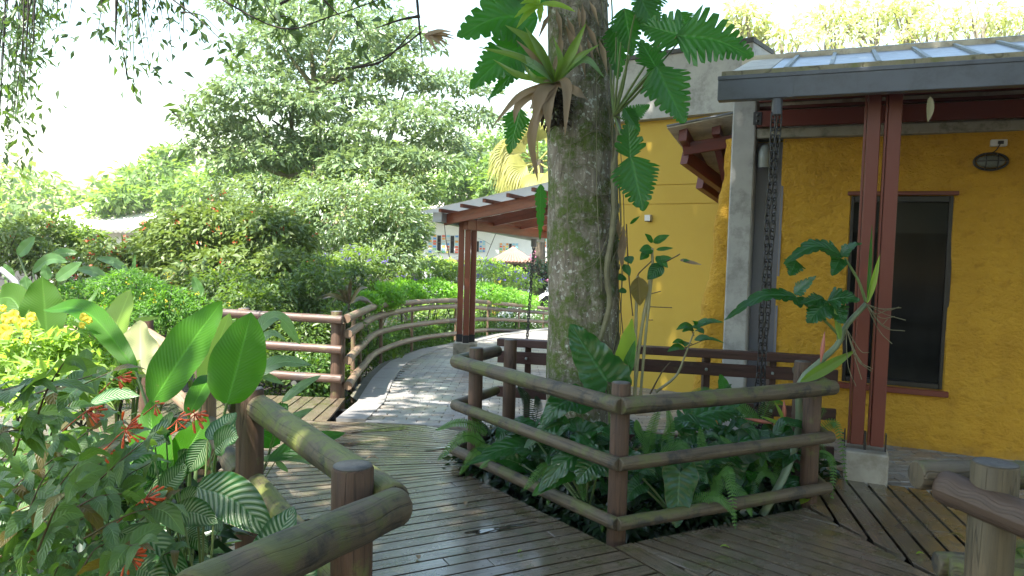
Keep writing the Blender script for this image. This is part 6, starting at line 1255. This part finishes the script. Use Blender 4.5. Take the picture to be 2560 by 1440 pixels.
for (a, b) in (((2052, 905), (2062, 828)), ((1928, 1058), (1862, 1046)), ((1962, 1050), (1960, 1000))):
    p, q = A(a[0], a[1], 4.7), A(b[0], b[1], 4.7); mb = MB(); tube(mb, [p+(q-p)*u for u in np.linspace(0, 1, 9)], [.004, .007, .011, .0135, .013, .011, .008, .005, .001], 10); mb.build('bud', M_bud, t)
for k in range(16):
    s_ = (2165, 760) if k < 9 else (2115, 820); e = (s_[0]+random.uniform(40, 125), s_[1]+random.uniform(-10, 100)) if k < 9 else (s_[0]+random.uniform(20, 80), s_[1]+random.uniform(40, 150)); mb = MB(); tube(mb, catmull([A(*s_, 4.72), A((s_[0]+e[0])/2+random.uniform(-10, 10), (s_[1]+e[1])/2+random.uniform(5, 30), 4.68), A(*e, 4.66)], 12), .0026, 5, False); mb.build('aerial_root', M_vine, t)
# plants by the right foreground fence
fern('bit of green fern under the right foreground fence rail', [[(2600, 1350, 2.7), (2560, 1310, 2.7), (2535, 1330, 2.7), 40], [(2600, 1380, 2.6), (2550, 1370, 2.6), (2520, 1400, 2.6), 40]], group='ferns at the right edge')
# fallen leaves
FL = [(2018, 1258, .13, L_lime, 'bright yellow fallen leaf beside the right planter post'), (1812, 1370, .05, L_lime, 'small curled yellow-green fallen leaf in the middle of the right deck'), (2300, 1387, .05, L_lime, 'small pale green fallen leaf near the right deck seam'), (930, 1150, .10, M_dry, 'curled dry brown leaf on the deck behind the left foreground post'), (1300, 1381, .04, L_lime, 'tiny pale leaf on the near deck left of the seam'), (1045, 1395, .05, M_dry, 'small pale dry leaf on the near deck at the bottom'), (1165, 1260, .05, M_dry, 'thin pale dry leaf on the deck near the planter'), (2390, 1345, .09, L_fireold, 'yellowish fallen leaf flat on the right deck'), (725, 1185, .04, M_dry, 'white speck of a dry leaf on the deck between the left posts')]
for (px, py, L_, mt, lb) in FL:
    p = G(px, py, .006); a = random.uniform(0, 6.28); d = np.array([math.cos(a), math.sin(a), 0])*L_; mb = MB(); blade(mb, [p-d/2+[0, 0, .004], p+[0, 0, L_*.22], p+d/2+[0, 0, .006]], L_*.5, nh=(0, 0, 1), kind='lance', n=9, m=2, fold=.35)
    tag(mb.build('fallen_leaf', mt), lb, 'leaf', 'fallen leaves on the deck')

M_wet = simple('water film', (.05, .045, .035), .04, .1, 5, .15, .0006, spec=1.0)
for (px, py, rx, ry) in ((1245, 1322, .20, .028), (960, 1075, .25, .05), (1120, 1120, .22, .03), (880, 1110, .2, .04)):
    p = G(px, py); mb = MB(); V = [(p[0], p[1], .0042)]+[(p[0]+(rx*math.cos(a)*math.cos(.48)-ry*math.sin(a)*math.sin(.48))*(1+.3*math.sin(3*a+px)), p[1]+(rx*math.cos(a)*math.sin(.48)+ry*math.sin(a)*math.cos(.48))*(1+.3*math.sin(3*a+px)), .0030) for a in np.linspace(0, 2*math.pi, 24, endpoint=False)]
    mb.add(V, [(0, 1+k, 1+(k+1) % 24) for k in range(24)]); tag(mb.build('puddle', M_wet), kind='structure')
# ---- thin haze volume added to whiten the far garden
mb = MB(); box(mb, -90, 80, -12, 95, -4.5, 26); mb.flat = True
m, nt, out = newmat('haze air'); n = N(nt); pv = n("ShaderNodeVolumePrincipled", ins={'Color': (.93, .96, 1, 1), 'Density': .0008, 'Anisotropy': .2}); nt.links.new(pv.outputs[0], out.inputs['Volume'])
tag(mb.build('haze', m, smooth=False), 'thin haze added to whiten the far garden', 'haze', kind='stuff')
